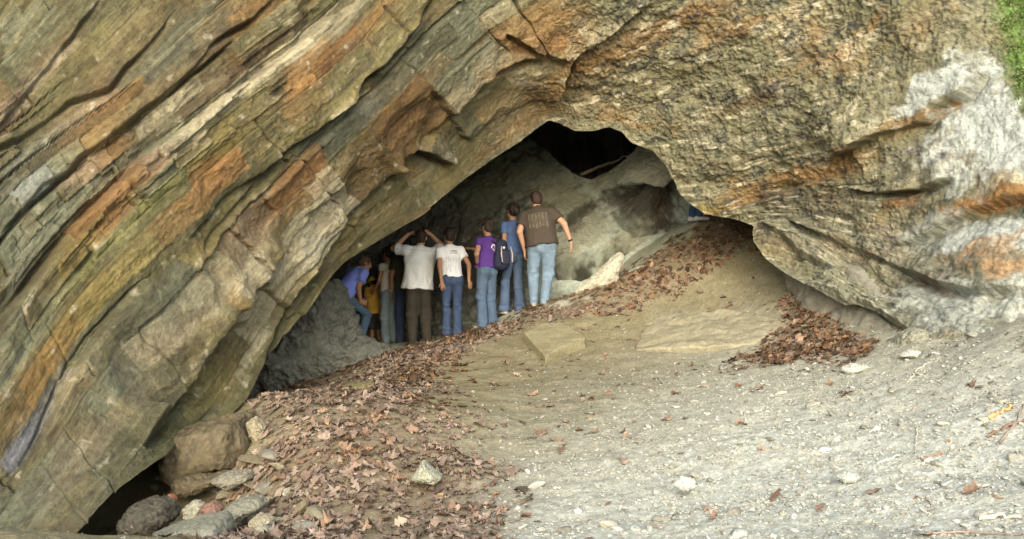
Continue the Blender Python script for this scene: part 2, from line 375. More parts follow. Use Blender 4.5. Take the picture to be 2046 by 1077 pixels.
# colour patches: x, y, half length, half width, angle (deg, anticlockwise), colour, strength
OR = (.265, .143, .048); RU = (.14, .07, .028); CR = (.44, .40, .27); TA = (.20, .17, .085); OL = (.115, .108, .048); GG = (.165, .185, .13); DK = (.055, .05, .042); WH = (.44, .49, .475); PK = (.25, .185, .12); MO = (.15, .155, .05); YE = (.20, .155, .045); BL = (.13, .14, .17); SL = (.125, .14, .11)
PATCH = [
    (40,60,110,50,45,GG,.7),(60,170,150,28,52,PK,.8),(100,130,140,12,50,CR,.6),(90,220,90,40,45,OL,.8),(180,110,70,60,50,OL,.8),(260,60,90,50,45,TA,.6),(200,165,30,20,30,RU,.8),(160,225,80,30,40,PK,.55),
    (360,80,110,50,40,GG,.6),(180,240,110,30,42,OR,.5),(60,290,90,35,40,SL,.7),(100,330,60,25,40,GG,.7),(30,400,60,60,40,GG,.7),(60,365,70,20,20,WH,.4),(20,480,50,40,40,GG,.8),(170,330,60,20,40,PK,.8),(230,300,50,22,42,OR,.6),
    (130,420,90,25,45,GG,.6),(60,520,120,30,48,SL,.6),(480,140,60,40,35,RU,.6),(330,225,80,14,42,CR,.8),(420,170,60,10,42,CR,.7),(560,115,180,22,41,CR,.85),(430,215,150,18,42,CR,.8),(640,70,90,30,41,CR,.6),
    (300,320,60,26,45,PK,.85),(250,360,55,35,40,PK,.6),(200,430,120,35,48,OR,.75),(130,520,90,25,50,YE,.7),(400,310,130,12,43,MO,.8),(260,440,150,12,46,MO,.75),(150,560,80,12,50,MO,.6),(60,680,90,25,55,GG,.5),
    (470,260,70,38,45,YE,.6),(440,300,60,40,45,YE,.75),(410,350,55,40,45,OR,.8),(400,385,40,20,45,OR,.6),(560,190,80,35,42,TA,.6),(620,140,90,35,42,OR,.75),(680,100,60,35,42,RU,.55),(740,40,60,30,45,OR,.6),(590,210,70,30,45,OR,.5),
    (330,470,90,45,45,OL,.7),(240,560,90,45,50,OL,.6),(490,450,60,35,47,PK,.75),(590,370,80,40,45,OR,.75),(540,420,70,30,45,OR,.55),(600,340,60,14,45,RU,.6),(620,325,40,18,10,RU,.8),(640,360,90,14,46,CR,.6),
    (120,680,150,32,58,YE,.75),(60,780,120,32,58,OR,.5),(190,600,90,30,50,YE,.7),(120,800,120,16,57,CR,.4),(40,880,60,32,55,BL,.85),(70,850,40,20,60,BL,.7),(260,720,160,60,55,GG,.55),(300,680,110,50,50,PK,.5),(330,780,110,25,52,PK,.45),(150,920,120,30,50,PK,.45),
    (230,860,130,25,50,CR,.3),(60,1000,100,40,48,GG,.7),(140,1010,90,20,48,TA,.5),(320,600,80,40,52,GG,.5),(430,560,120,25,52,CR,.5),(480,520,120,16,52,CR,.6),(570,520,130,12,55,CR,.7),(620,480,60,30,55,WH,.55),(640,440,50,20,60,CR,.8),(600,560,90,20,55,TA,.6),
    (440,680,60,40,45,TA,.5),(410,700,50,22,50,CR,.5),(470,640,60,20,40,CR,.5),(520,690,70,14,60,CR,.4),(440,750,80,30,50,OR,.4),(420,770,60,30,50,MO,.6),(330,870,50,25,45,MO,.8),(390,800,60,18,50,MO,.7),(480,780,50,25,45,OL,.5),(630,620,80,20,58,MO,.35),
    (730,450,130,30,40,YE,.45),(800,400,110,16,40,YE,.5),(900,350,100,20,40,YE,.55),(760,430,160,8,40,CR,.35),(840,370,120,8,38,CR,.35),(720,500,60,30,40,OL,.6),(640,600,70,16,58,OR,.35),
    (1000,280,80,16,38,OR,.55),(900,270,70,30,35,OL,.5),(830,310,50,25,30,TA,.5),(880,300,40,15,30,SL,.5),(760,270,90,40,40,RU,.35),(720,310,60,20,40,TA,.5),(640,270,60,25,40,GG,.6),(700,240,120,22,38,GG,.7),(760,190,110,12,38,CR,.5),(740,220,20,20,80,WH,.5),
    (830,190,60,40,42,RU,.5),(800,260,60,40,42,RU,.4),(800,120,110,40,42,GG,.5),(880,80,80,40,45,OL,.4),(930,40,50,30,45,GG,.6),(970,60,60,16,42,OR,.6),(1010,20,60,18,42,CR,.5),(890,150,120,14,40,MO,.4),
    (930,170,90,12,42,CR,.6),(990,130,60,16,30,OR,.6),(1030,110,60,14,10,CR,.6),(960,200,60,30,40,OL,.6),(1045,140,14,26,-80,CR,.8),(1048,165,8,25,-80,WH,.6),(1000,170,60,40,40,OL,.5),(1090,190,50,50,45,OR,.45),(1060,230,60,30,45,RU,.4),
    (1090,50,110,45,15,OR,.65),(1050,80,70,20,10,RU,.5),(1130,80,50,18,0,OR,.7),(1200,60,110,16,28,CR,.55),(1170,95,40,12,40,CR,.6),(1250,95,120,30,20,OR,.6),(1320,60,110,20,25,RU,.5),(1140,140,70,35,35,OR,.5),(1210,130,70,30,20,OR,.35),(1180,200,70,30,35,RU,.35),
    (1050,20,90,25,30,OL,.6),(1200,15,90,20,20,GG,.5),(1380,20,90,20,20,OR,.5),(1230,230,50,20,10,OR,.5),(1290,215,60,12,10,CR,.35),(1260,245,50,10,-10,OR,.6),
    (1350,150,120,16,18,TA,.5),(1520,40,90,10,15,OR,.65),(1440,80,100,12,22,OR,.4),(1600,25,70,20,10,CR,.55),(1480,55,30,14,0,RU,.7),(1700,90,110,12,40,OR,.7),(1800,60,80,20,45,TA,.5),(1690,105,70,14,30,CR,.55),(1640,120,80,14,20,OR,.45),(1540,150,90,14,25,TA,.5),(1520,190,70,18,28,RU,.5),(1440,230,80,18,25,RU,.4),(1560,130,80,12,20,SL,.6),
    (1480,400,120,18,14,OR,.9),(1600,355,130,22,12,OR,.9),(1700,315,60,18,10,OR,.85),(1700,300,30,12,0,RU,.6),(1420,415,35,16,10,YE,.9),(1560,380,60,10,16,TA,.5),(1640,265,50,18,30,TA,.5),
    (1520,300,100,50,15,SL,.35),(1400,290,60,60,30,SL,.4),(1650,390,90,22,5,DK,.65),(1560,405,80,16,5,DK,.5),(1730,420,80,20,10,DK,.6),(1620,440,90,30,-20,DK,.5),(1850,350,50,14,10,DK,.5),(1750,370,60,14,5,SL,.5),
    (1880,170,70,30,25,WH,.9),(1850,200,60,16,25,WH,.9),(1930,140,60,30,30,WH,.45),(1980,140,20,20,0,WH,.8),(1960,170,40,30,45,WH,.5),(1860,230,60,10,20,OR,.55),(1820,250,60,14,25,OR,.45),(1900,215,50,8,30,OR,.6),(1780,280,60,14,20,TA,.6),
    (1960,260,90,70,20,WH,.85),(2010,300,70,70,20,WH,.85),(1900,300,70,30,20,WH,.6),(1880,320,40,14,10,BL,.6),(1860,290,60,12,15,BL,.5),(1990,230,40,30,20,BL,.3),(1930,320,40,20,10,PK,.6),(2020,370,60,25,15,CR,.8),(1980,350,50,16,15,PK,.6),(1920,340,20,20,0,WH,.9),
    (1990,400,90,16,14,OR,.85),(1950,420,60,12,20,OR,.8),(2020,520,80,30,15,OR,.65),(1960,510,60,18,20,PK,.8),(2000,460,80,30,15,WH,.75),(1930,470,60,20,20,WH,.6),(2040,560,40,20,10,WH,.6),(1880,450,70,20,25,WH,.55),(1830,480,50,16,10,WH,.5),(1810,400,40,18,10,OR,.7),(1800,430,50,10,5,TA,.6),
    (1560,500,50,25,-30,OR,.4),(1580,520,60,18,-25,MO,.45),(1690,500,60,20,-10,OR,.55),(1740,510,50,16,-5,OR,.5),(1720,540,70,20,-15,YE,.7),(1640,555,60,18,-30,MO,.45),(1530,460,30,25,0,DK,.7),(1600,480,50,25,-30,SL,.5),(1760,470,60,14,-20,RU,.5),(1820,510,60,14,-20,RU,.4),
    (1880,600,120,40,-5,(.42,.45,.41),.9),(1960,615,110,40,5,(.40,.43,.39),.9),(1850,560,60,16,-5,PK,.55),(1900,645,90,30,-15,(.34,.37,.33),.85),(1840,650,50,22,-25,SL,.5),(1950,560,60,10,-5,GG,.5),(1780,600,40,20,-25,GG,.6),(1720,590,50,20,-30,OL,.5),
]
def patches(px, py, p, c, plist, warp=16, ragged=.35):
    wx = warp*fbm(p, 2.6, 4, 51); wy = warp*fbm(p, 2.6, 4, 52)
    det = fbm(p, 9, 4, 53)
    for k, (x, y, a, b, ang, col, st) in enumerate(plist):
        R = a+b+40
        m = np.nonzero((np.abs(px-x) < R) & (np.abs(py-y) < R))[0]
        if len(m) == 0: continue
        dx = px[m]+wx[m]-x; dy = -(py[m]+wy[m]-y); r = math.radians(ang)
        u = dx*math.cos(r)+dy*math.sin(r); v = -dx*math.sin(r)+dy*math.cos(r)
        d = np.sqrt((u/a)**2+(v/b)**2)
        w = sstep(1.25, .55, d+ragged*det[m])*st
        c[m] = mixc(c[m], col, w)
    return c

CALM = [[(300,560),(350,520),(430,590),(375,735),(340,820),(215,960),(140,1070),(60,1077),(10,1000),(130,770),(180,670)], [(0,620),(90,540),(160,540),(230,610),(150,700),(60,840),(0,900)],
        [(130,85),(200,0),(470,0),(400,110),(320,180),(225,175),(150,200)], [(0,80),(60,0),(190,0),(0,235)], [(200,470),(290,400),(390,330),(330,430),(210,560),(120,640)],
        [(560,110),(700,20),(770,0),(690,90),(590,150)], [(630,260),(720,220),(880,90),(930,60),(860,180),(720,300)], [(690,510),(780,385),(900,310),(1000,215),(1085,240),(930,350),(840,425),(760,475)],
        [(900,230),(960,190),(1010,150),(1045,150),(1000,210),(910,270)], [(500,490),(560,400),(640,350),(620,410),(540,500)]]
PATCH_TOP = [(1880,170,75,30,25,WH,.95),(1850,205,65,18,25,WH,.9),(1960,250,95,60,20,WH,.75),(2010,300,80,70,20,WH,.8),(1900,300,70,26,20,(.50,.54,.50),.6),(1930,350,50,30,15,(.48,.52,.47),.6),(1990,380,60,16,14,PK,.6),
             (2000,470,95,26,15,WH,.8),(1960,505,80,18,20,(.42,.30,.18),.7),(2020,525,60,22,15,(.40,.25,.12),.6),(1930,480,60,20,20,WH,.7),(1990,405,90,12,14,OR,.85),(1870,460,60,16,25,(.42,.45,.40),.6),
             (1890,600,120,38,-5,(.42,.455,.42),.9),(1980,612,110,38,5,(.42,.45,.41),.9),(1905,648,90,28,-15,(.36,.395,.355),.85),(1840,560,60,14,-5,PK,.55)]
def make_cliff():
    U, V = 1750, 470
    W, H = 60, 40
    lip = np.array([a[0] for a in ARCH], float); out = np.array([a[2] for a in ARCH], float)
    # spread columns evenly over the mean of lip and brow length
    seg = .45*np.linalg.norm(np.diff(lip, axis=0), axis=1)+.55*np.linalg.norm(np.diff(out, axis=0), axis=1)
    kn = np.concatenate([[0], np.cumsum(seg)]); uu = np.linspace(0, kn[-1], U)
    lx, ly, ox, oy = (np.interp(uu, kn, q) for q in (lip[:, 0], lip[:, 1], out[:, 0], out[:, 1]))
    k = np.ones(9)/9
    sm = lambda q: np.concatenate([q[:4], np.convolve(q, k, 'valid'), q[-4:]])
    k2 = np.ones(61)/61
    sm2 = lambda q: np.convolve(np.pad(q, 30, mode='edge'), k2, 'valid')
    lx, ly, ox, oy = sm(lx), sm(ly), sm2(ox), sm2(oy)
    v = np.linspace(0, 1, V)[:, None]; vv = v*(0.75+0.25*v)
    px = lx+(ox-lx)*vv; py = ly+(oy-ly)*vv
    D = D_F(px, py)
    base = at(px, py, D)
    # cave ceiling: from the lip back into the dark, rising
    w = (np.linspace(1, 0, W, endpoint=False)**1.8)[:, None]
    L = base[0]
    din = np.stack([ox-lx, 0*lx, -(oy-ly)], -1); din /= np.linalg.norm(din, axis=-1, keepdims=True)
    eye = np.array([0, 0, CAMZ]); kb = np.ones(41)/41
    din = np.stack([np.convolve(np.pad(din[:, q], 20, mode='edge'), kb, 'valid') for q in range(3)], -1)
    ceil_ = eye+(L[None]-eye)*(1+13*w/L[None, :, 1])[..., None]+din[None]*(4.5*w**.8)[..., None]
    # brow and hilltop: on and back from the outer edge
    h = np.linspace(0, 1, H+1)[1:][:, None]
    O = base[-1]
    topz = O[:, 2]
    up = np.clip((topz-1.0)/3.5, 0, 1)
    jut = up*np.interp(ox, [-900, -400, 300, 1000, 1500, 2000], [1.0, 3.0, 3.6, 3.6, 2.6, .2])   # the brow leans out over the left and middle
    jb = np.sin(np.pi*np.clip(h/.42, 0, 1)**.8)
    hill = np.stack([O[None, :, 0]*(1+.6*h), O[None, :, 1]+26*h**1.6-jut[None]*jb, topz[None]*(1-h**4)+up*(3.6*np.sin(np.pi*h**.55))-1.5*h**4], -1)
    full = np.concatenate([ceil_, base, hill], 0)
    nb = grid_normals(base)
    nb = nb*np.sign((nb*(-base+[0, 0, CAMZ])).sum(-1, keepdims=True))   # towards the open side
    s = S_F(px, py)
    pf = base.reshape(-1, 3).astype(np.float32); pxf = px.ravel(); pyf = py.ravel()
    left = sstep(1290, 960, pxf+.35*pyf)           # bedded, blocky rock; the rest is massive and knobbly
    wob = fbm(pf, .9, 4, 61); wob2 = fbm(pf, 3.0, 3, 62)
    sf = s.ravel()+3.5*wob+.8*wob2
    t = pxf*.78-pyf*.6+12*fbm(pf, 1.3, 3, 63)+5*fbm(pf, 5, 2, 66)
    rag = fbm(pf, 4.5, 4, 64)
    i1, f1, k1, g1, th1, bl1 = beds(sf, t, 125, 101, 180, 700, .6)
    i2, f2, k2_, g2, th2, bl2 = beds(sf+1.0*rag, t+3*rag, 30, 202, 50, 330, .6)
    i3, f3, k3, g3, th3, bl3 = beds(sf+.8*rag, t+3*rag, 9, 303, 30, 200)
    one = np.ones_like(i1)
    r1 = hash01(i1, k1, one*5); r2 = hash01(i2, k2_, one*6); r3 = hash01(i3, k3, one*7)
    q1 = hash01(i1, k1, one*15)-.5; q2 = hash01(i2, k2_, one*16)-.5; q1b = hash01(i1, k1, one*25)-.5; q2b = hash01(i2, k2_, one*26)-.5
    # broad flat slabs, in places broken into smaller plates
    broken = sstep(.08, .36, noise(np.stack([sf/150, t/420, 0*sf], -1), 1.0, 77)+.25*(hash01(i1, k1, one*45)-.5))
    hL = .11*(r1-.5)+.17*q1*(f1-.5)+.08*q1b*(g1-.5)+broken*(.085*(r2-.5)+.07*q2*(f2-.5)+.05*q2b*(g2-.5))+(.3+.7*broken)*.030*(r3-.5)
    # open joints: a few deep ones between beds, thin ones across the blocks
    e1 = np.minimum(f1, 1-f1)*th1; e2 = np.minimum(f2, 1-f2)*th2; j1 = np.minimum(g1, 1-g1)*bl1; j2 = np.minimum(g2, 1-g2)*bl2
    jit1 = 8*fbm(pf, 3, 3, 68)
    w1 = np.where(f1 < .5, i1, i1+1); w2 = np.where(f2 < .5, i2, i2+1)
    gap = sstep(.1, .5, noise(pf, .9, 79)+.3)
    hL -= .16*np.exp(-(e1/2.3)**2)*sstep(.45, .8, hash01(w1, one*31))*gap+.09*np.exp(-(e2/1.7)**2)*sstep(.6, .95, hash01(w2, one*32))*(.3+.7*broken)
    hL -= .08*np.exp(-(j1/2.0)**2)*sstep(.3, .7, hash01(i1, k1, one*33))+.05*np.exp(-(j2/1.6)**2)*broken*sstep(.3, .8, hash01(i2, k2_, one*34))
    hL += .022*fbm(pf, 1.6, 3, 71)+.014*fbm(pf, 12, 4, 72, .6)+.02*np.minimum(0, fbm(pf, 5, 4, 70)+.2)
    # the broad unbroken faces of the photo stay nearly flat
    calm = np.zeros_like(hL)
    for q in CALM: calm = np.maximum(calm, sstep(-14, 14, in_poly(pxf+jit1, pyf+jit1, q)))
    hL = hL*(1-.72*calm)
    ani = np.stack([sf/100, t/330, pf[:, 1]*.5], -1)
    lam = fbm(ani, 5.0, 5, 73); hL += .016*lam
    ani2 = np.stack([sf/60, t/150, pf[:, 1]], -1)
    ani3 = np.stack([sf/8.5, t/62, pf[:, 1]*.8], -1)
    rf = 1-.85*sstep(1740, 1860, pxf)*sstep(90, 170, pyf)
    hR = .17*fbm(ani2, .8, 4, 81)*(.4+.6*rf)+rf*(.035*fbm(ani3, .5, 4, 83)+.028*ridged(ani3, .3, 4, 82)+.055*fbm(pf, 6, 5, 86, .6)+.026*fbm(pf, 22, 3, 85))+.02*fbm(pf, 9, 4, 89, .6)+rf**2*sstep(500, 420, pyf)*(.05*(hash01(i1, one*8)-.5)+.04*(hash01(i2, one*9)-.5))
    hh = hL*left+hR*(1-left)
    jx = 3.5*fbm(pf, 5, 5, 91, .65); jy = 3.5*fbm(pf, 5, 5, 92, .65)
    groove = np.zeros_like(hh)
    for pts, A, reach, gd, gw in LEDGES:
        xs = [q[0] for q in pts]; ys = [q[1] for q in pts]; R = reach*2.2+40
        m = np.nonzero((pxf > min(xs)-R) & (pxf < max(xs)+R) & (pyf > min(ys)-R) & (pyf < max(ys)+R))[0]
        d, tt = poly_dist(pxf[m]+jx[m], pyf[m]+jy[m], pts)
        end = sstep(0, .12, tt)*sstep(1, .88, tt)*np.clip(.75+.9*noise(pf[m], 1.1, 87)+.5*noise(pf[m], 3.1, 88), .05, 1.5)
        hh[m] += A*end*sstep(-1.5, 2.5, d)*np.exp(-np.maximum(d, 0)/reach)-.45*abs(A)*end*sstep(1.5, -2.5, d)*np.exp(np.minimum(d, 0)/(reach*.6))*(1 if A > 0 else -1)
        g = end*np.exp(-((d+gw*.6)/gw)**2); hh[m] -= gd*g; groove[m] = np.maximum(groove[m], g)
    hh = hh.reshape(V, U)
    def blur(a, r):
        k = np.hanning(2*r+3)[1:-1]; k /= k.sum(); q = np.pad(a, r, mode='edge')
        q = sum(k[i]*q[i:i+a.shape[0]] for i in range(2*r+1)); return sum(k[i]*q[:, i:i+a.shape[1]] for i in range(2*r+1))
    b1 = blur(hh, 1); b3 = blur(hh, 2); wst = sstep(.012, .045, np.abs(hh-b3)); wst = np.clip(blur(wst, 2)*1.1, 0, 1)
    hh = lerp(lerp(hh, b1, .2), b3, wst)          # broken edges are chipped over a finger's width, not a comb of single cells
    edge = np.minimum(sstep(0, .03, v), 1.0)
    disp = hh*(0.45+.55*edge)
    fullp = full.copy()
    fullp[W:W+V] += nb*disp[..., None]
    # the lip's own displacement fades into the ceiling, the brow's into the hilltop
    fl = np.linspace(0, 1, W, endpoint=False)[:, None]**3
    fullp[:W] += (nb[0]*disp[0][:, None])[None]*fl[..., None]
    fullp[W+V:] += (nb[-1]*disp[-1][:, None])[None]*((1-h)**3)[..., None]
    rest = np.concatenate([fullp[:W], fullp[W+V:]], 0)
    rr = rest.reshape(-1, 3)
    amp = np.concatenate([np.minimum(1, w*12)+0*fullp[:W, :, 0], np.minimum(1, h*4)+0*fullp[W+V:, :, 0]], 0)
    rest = rest+(.35*fbm(rr, .7, 4, 93)).reshape(amp.shape)[..., None]*amp[..., None]*np.array([.4, -.3, .8])
    fullp[:W] = rest[:W]; fullp[W+V:] = rest[W:]
    # ---- colour
    pf = fullp[W:W+V].reshape(-1, 3).astype(np.float32)     # read patterns where the broken surface really is
    ani = ani+[0, 0, 1]*(hh.reshape(-1, 1)*3); ani2 = ani2+[0, 0, 1]*(hh.reshape(-1, 1)*3); ani3 = ani3+[0, 0, 1]*(hh.reshape(-1, 1)*3)
    n = len(pf); c = np.zeros((n, 3), np.float32)
    ramp = np.array([OL, TA, GG, OL, YE, GG, SL, OL, GG, OR, OL, TA, SL], np.float32)
    cb = ramp[(hash01(i1, k1, one*41)*len(ramp)).astype(int)]*.6+ramp[(hash01(i2, k2_, one*42)*len(ramp)).astype(int)]*.4
    big = fbm(pf, .55, 3, 94)
    cb = mixc(cb, OL, np.clip(.42+.3*big, 0, .8))
    cb = mixc(cb, CR, sstep(.25, .9, lam+.35*(r3-.5))*.45)
    cb = mixc(cb, (.10, .085, .05), sstep(-.05, -.6, lam)*.75)
    cb = mixc(cb, OR, sstep(.25, .8, fbm(pf, 1.5, 4, 95))*.35)
    mot = fbm(ani3, .6, 4, 96); mot2 = fbm(pf, 11, 4, 97); mot3 = fbm(pf, 4.0, 4, 98)
    cr_ = np.zeros((n, 3), np.float32)+np.array([.175, .172, .105], np.float32)
    cr_ = mixc(cr_, (.27, .26, .175), sstep(.0, .7, mot)*.8)
    cr_ = mixc(cr_, (.29, .17, .065), sstep(.15, .75, fbm(ani2, .9, 4, 99))*.5)
    cr_ = mixc(cr_, SL, sstep(.0, .6, mot3)*.45)
    c = cb*left[:, None]+cr_*(1-left[:, None])
    # colour follows the joint blocks: each plate takes one stain, softened a little across its edges
    key = ((i2.astype(np.int64)+5000)*100000+(k2_.astype(np.int64)+5000))*1000+(i1.astype(np.int64) % 997)
    _, inv = np.unique(key, return_inverse=True); cnt = np.bincount(inv)
    mx_ = (np.bincount(inv, pxf)/cnt)[inv]; my_ = (np.bincount(inv, pyf)/cnt)[inv]
    bx = lerp(pxf, mx_, .85); by_ = lerp(pyf, my_, .85)
    c_s = patches(pxf, pyf, pf, c.copy(), PATCH); c_b = patches(bx, by_, pf, c.copy(), PATCH, 3, .12)
    c_s = lerp(c_s, c, ((1-left)*.28)[:, None]*(pxf < 1780)[:, None])
    blk = (left*.72)[:, None]; c = c_s*(1-blk)+c_b*blk
    c = mixc(c, (.25, .265, .215), (1-left)*sstep(1480, 1650, pxf)*sstep(420, 500, pyf)*.45)
    c = c*(1+left*.55*(hash01(i2, k2_, one*43)-.5)+left*.3*(r3-.5))[:, None]
    right = 1-left
    mq = fbm(ani3, 1.0, 4, 54, .65)*.8+.75*fbm(pf, 17, 4, 58, .65)
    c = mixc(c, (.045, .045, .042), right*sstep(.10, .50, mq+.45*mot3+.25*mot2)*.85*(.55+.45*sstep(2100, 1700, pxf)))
    c = mixc(c, (.52, .49, .37), right*sstep(.22, .65, 1.3*fbm(ani3, 1.3, 4, 55, .65)-.3*mot3)*(.65-.4*sstep(1700, 1850, pxf)))
    c = mixc(c, (.62, .58, .46), left*sstep(.45, .9, fbm(pf, 10, 4, 56)+.4*lam)*.45)
    c = mixc(c, (.075, .06, .04), left*sstep(.35, .8, fbm(pf, 6, 4, 57)-.3*lam)*.45)
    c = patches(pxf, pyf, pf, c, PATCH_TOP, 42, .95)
    # green growth where the rock turns over at the upper right
    ms = sstep(-12, 40, in_poly(pxf+25*mot3, pyf+25*mot2, [(1960,-60),(1972,20),(1992,90),(2012,195),(2200,250),(2300,-60)]))
    c = mixc(c, (.10, .20, .03), ms*sstep(-.5, .3, mot2+.2)*.9)
    c *= (1+.16*mot2)[:, None]
    g_ = c.mean(1, keepdims=True); c = lerp(c, g_*np.array([[.99, 1.03, .80]], np.float32), .06)*(1-.15*left[:, None])+.003
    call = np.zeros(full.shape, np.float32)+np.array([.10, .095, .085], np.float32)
    c = c.reshape(V, U, 3)
    call[W:W+V] = c
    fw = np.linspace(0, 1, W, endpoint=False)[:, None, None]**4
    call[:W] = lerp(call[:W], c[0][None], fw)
    call[W+V:] = lerp(np.zeros_like(call[W+V:])+np.array([.10, .11, .05], np.float32), c[-1][None], (1-h[..., None])**3)
    uv = np.zeros(full.shape, np.float32); uv[W:W+V, :, 0] = sf.reshape(V, U)/100; uv[W:W+V, :, 1] = t.reshape(V, U)/100; uv[W:W+V, :, 2] = hh*4
    uv[:W] = uv[W]; uv[:W, :, 2] = w*4; uv[W+V:] = uv[W+V-1]; uv[W+V:, :, 2] = h*9
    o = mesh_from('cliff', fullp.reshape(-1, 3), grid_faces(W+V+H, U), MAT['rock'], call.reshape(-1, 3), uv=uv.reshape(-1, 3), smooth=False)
    tag(o, 'layered brown and orange rock cliff overhanging the cave mouth', 'cliff', kind='structure')
    return o

# ------------------------------------------------------------------ the wall at the back of the cave
W_TOP = [(380,330),(600,250),(800,190),(950,225),(1035,268),(1075,295),(1110,322),(1150,351),(1182,360),(1218,343),(1250,322),(1268,298),(1310,258),(1400,235),(1560,235),(1700,300)]
W_BOT = [(380,900),(600,830),(800,720),(950,665),(1035,630),(1075,620),(1110,612),(1150,605),(1182,600),(1218,590),(1265,570),(1310,560),(1400,560),(1560,600),(1700,700)]
W_DEP = [(400,400,16.0),(400,850,15.2),(600,300,16.6),(600,800,15.4),(800,250,17.4),(800,450,17.0),(800,700,16.4),(950,240,17.2),(950,450,16.6),(950,640,16.0),(1035,268,17.0),(1035,450,16.4),(1035,630,15.8),
         (1110,322,16.9),(1110,450,16.4),(1110,600,15.7),(1182,358,16.8),(1182,450,16.5),(1182,540,15.9),(1182,590,15.6),(1265,290,16.3),(1265,370,16.0),(1265,460,16.4),(1265,560,15.6),(1335,300,15.9),(1340,370,15.8),(1340,450,16.3),(1340,540,15.7),(1450,240,17.5),(1450,450,16.6),(1450,560,15.9),(1700,300,17),(1700,700,14.5)]
W_PATCH = [(960,330,120,50,35,SL,.6),(920,420,130,70,35,(.07,.075,.06),.75),(880,520,120,90,60,(.05,.05,.045),.8),(990,480,110,30,30,(.06,.065,.055),.7),(1000,560,100,40,10,(.08,.08,.065),.7),(960,390,50,12,30,GG,.5),(1010,330,60,12,-30,GG,.5),  # near-black entries also carry the shade behind the left people
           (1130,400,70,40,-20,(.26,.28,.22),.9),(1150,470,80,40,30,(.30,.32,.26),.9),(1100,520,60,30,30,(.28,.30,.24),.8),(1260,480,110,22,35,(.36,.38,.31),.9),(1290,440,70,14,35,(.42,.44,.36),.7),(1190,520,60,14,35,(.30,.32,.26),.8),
           (1260,320,70,40,35,(.50,.54,.46),.95),(1310,330,45,45,30,(.58,.60,.50),.95),(1220,350,50,14,30,(.34,.37,.31),.9),(1300,360,40,10,10,(.55,.56,.46),.7),(1290,420,80,42,-10,(.085,.076,.060),.85),(1340,410,40,60,-20,(.085,.07,.05),.9),(1240,390,40,18,0,(.06,.055,.045),.9),  # dark browns of the hollow have its shade painted in
           (1150,425,50,8,40,(.07,.07,.06),.7),(1190,400,30,8,30,(.08,.08,.07),.6),(1180,525,60,18,20,(.055,.055,.045),.95),(1130,545,40,16,10,(.06,.06,.05),.9),(1235,500,20,16,30,(.06,.055,.045),.95),(1120,460,50,7,10,(.10,.10,.085),.7),(1080,420,40,10,15,(.10,.11,.09),.6)]  # dark entries paint the recess shade of the torn seam
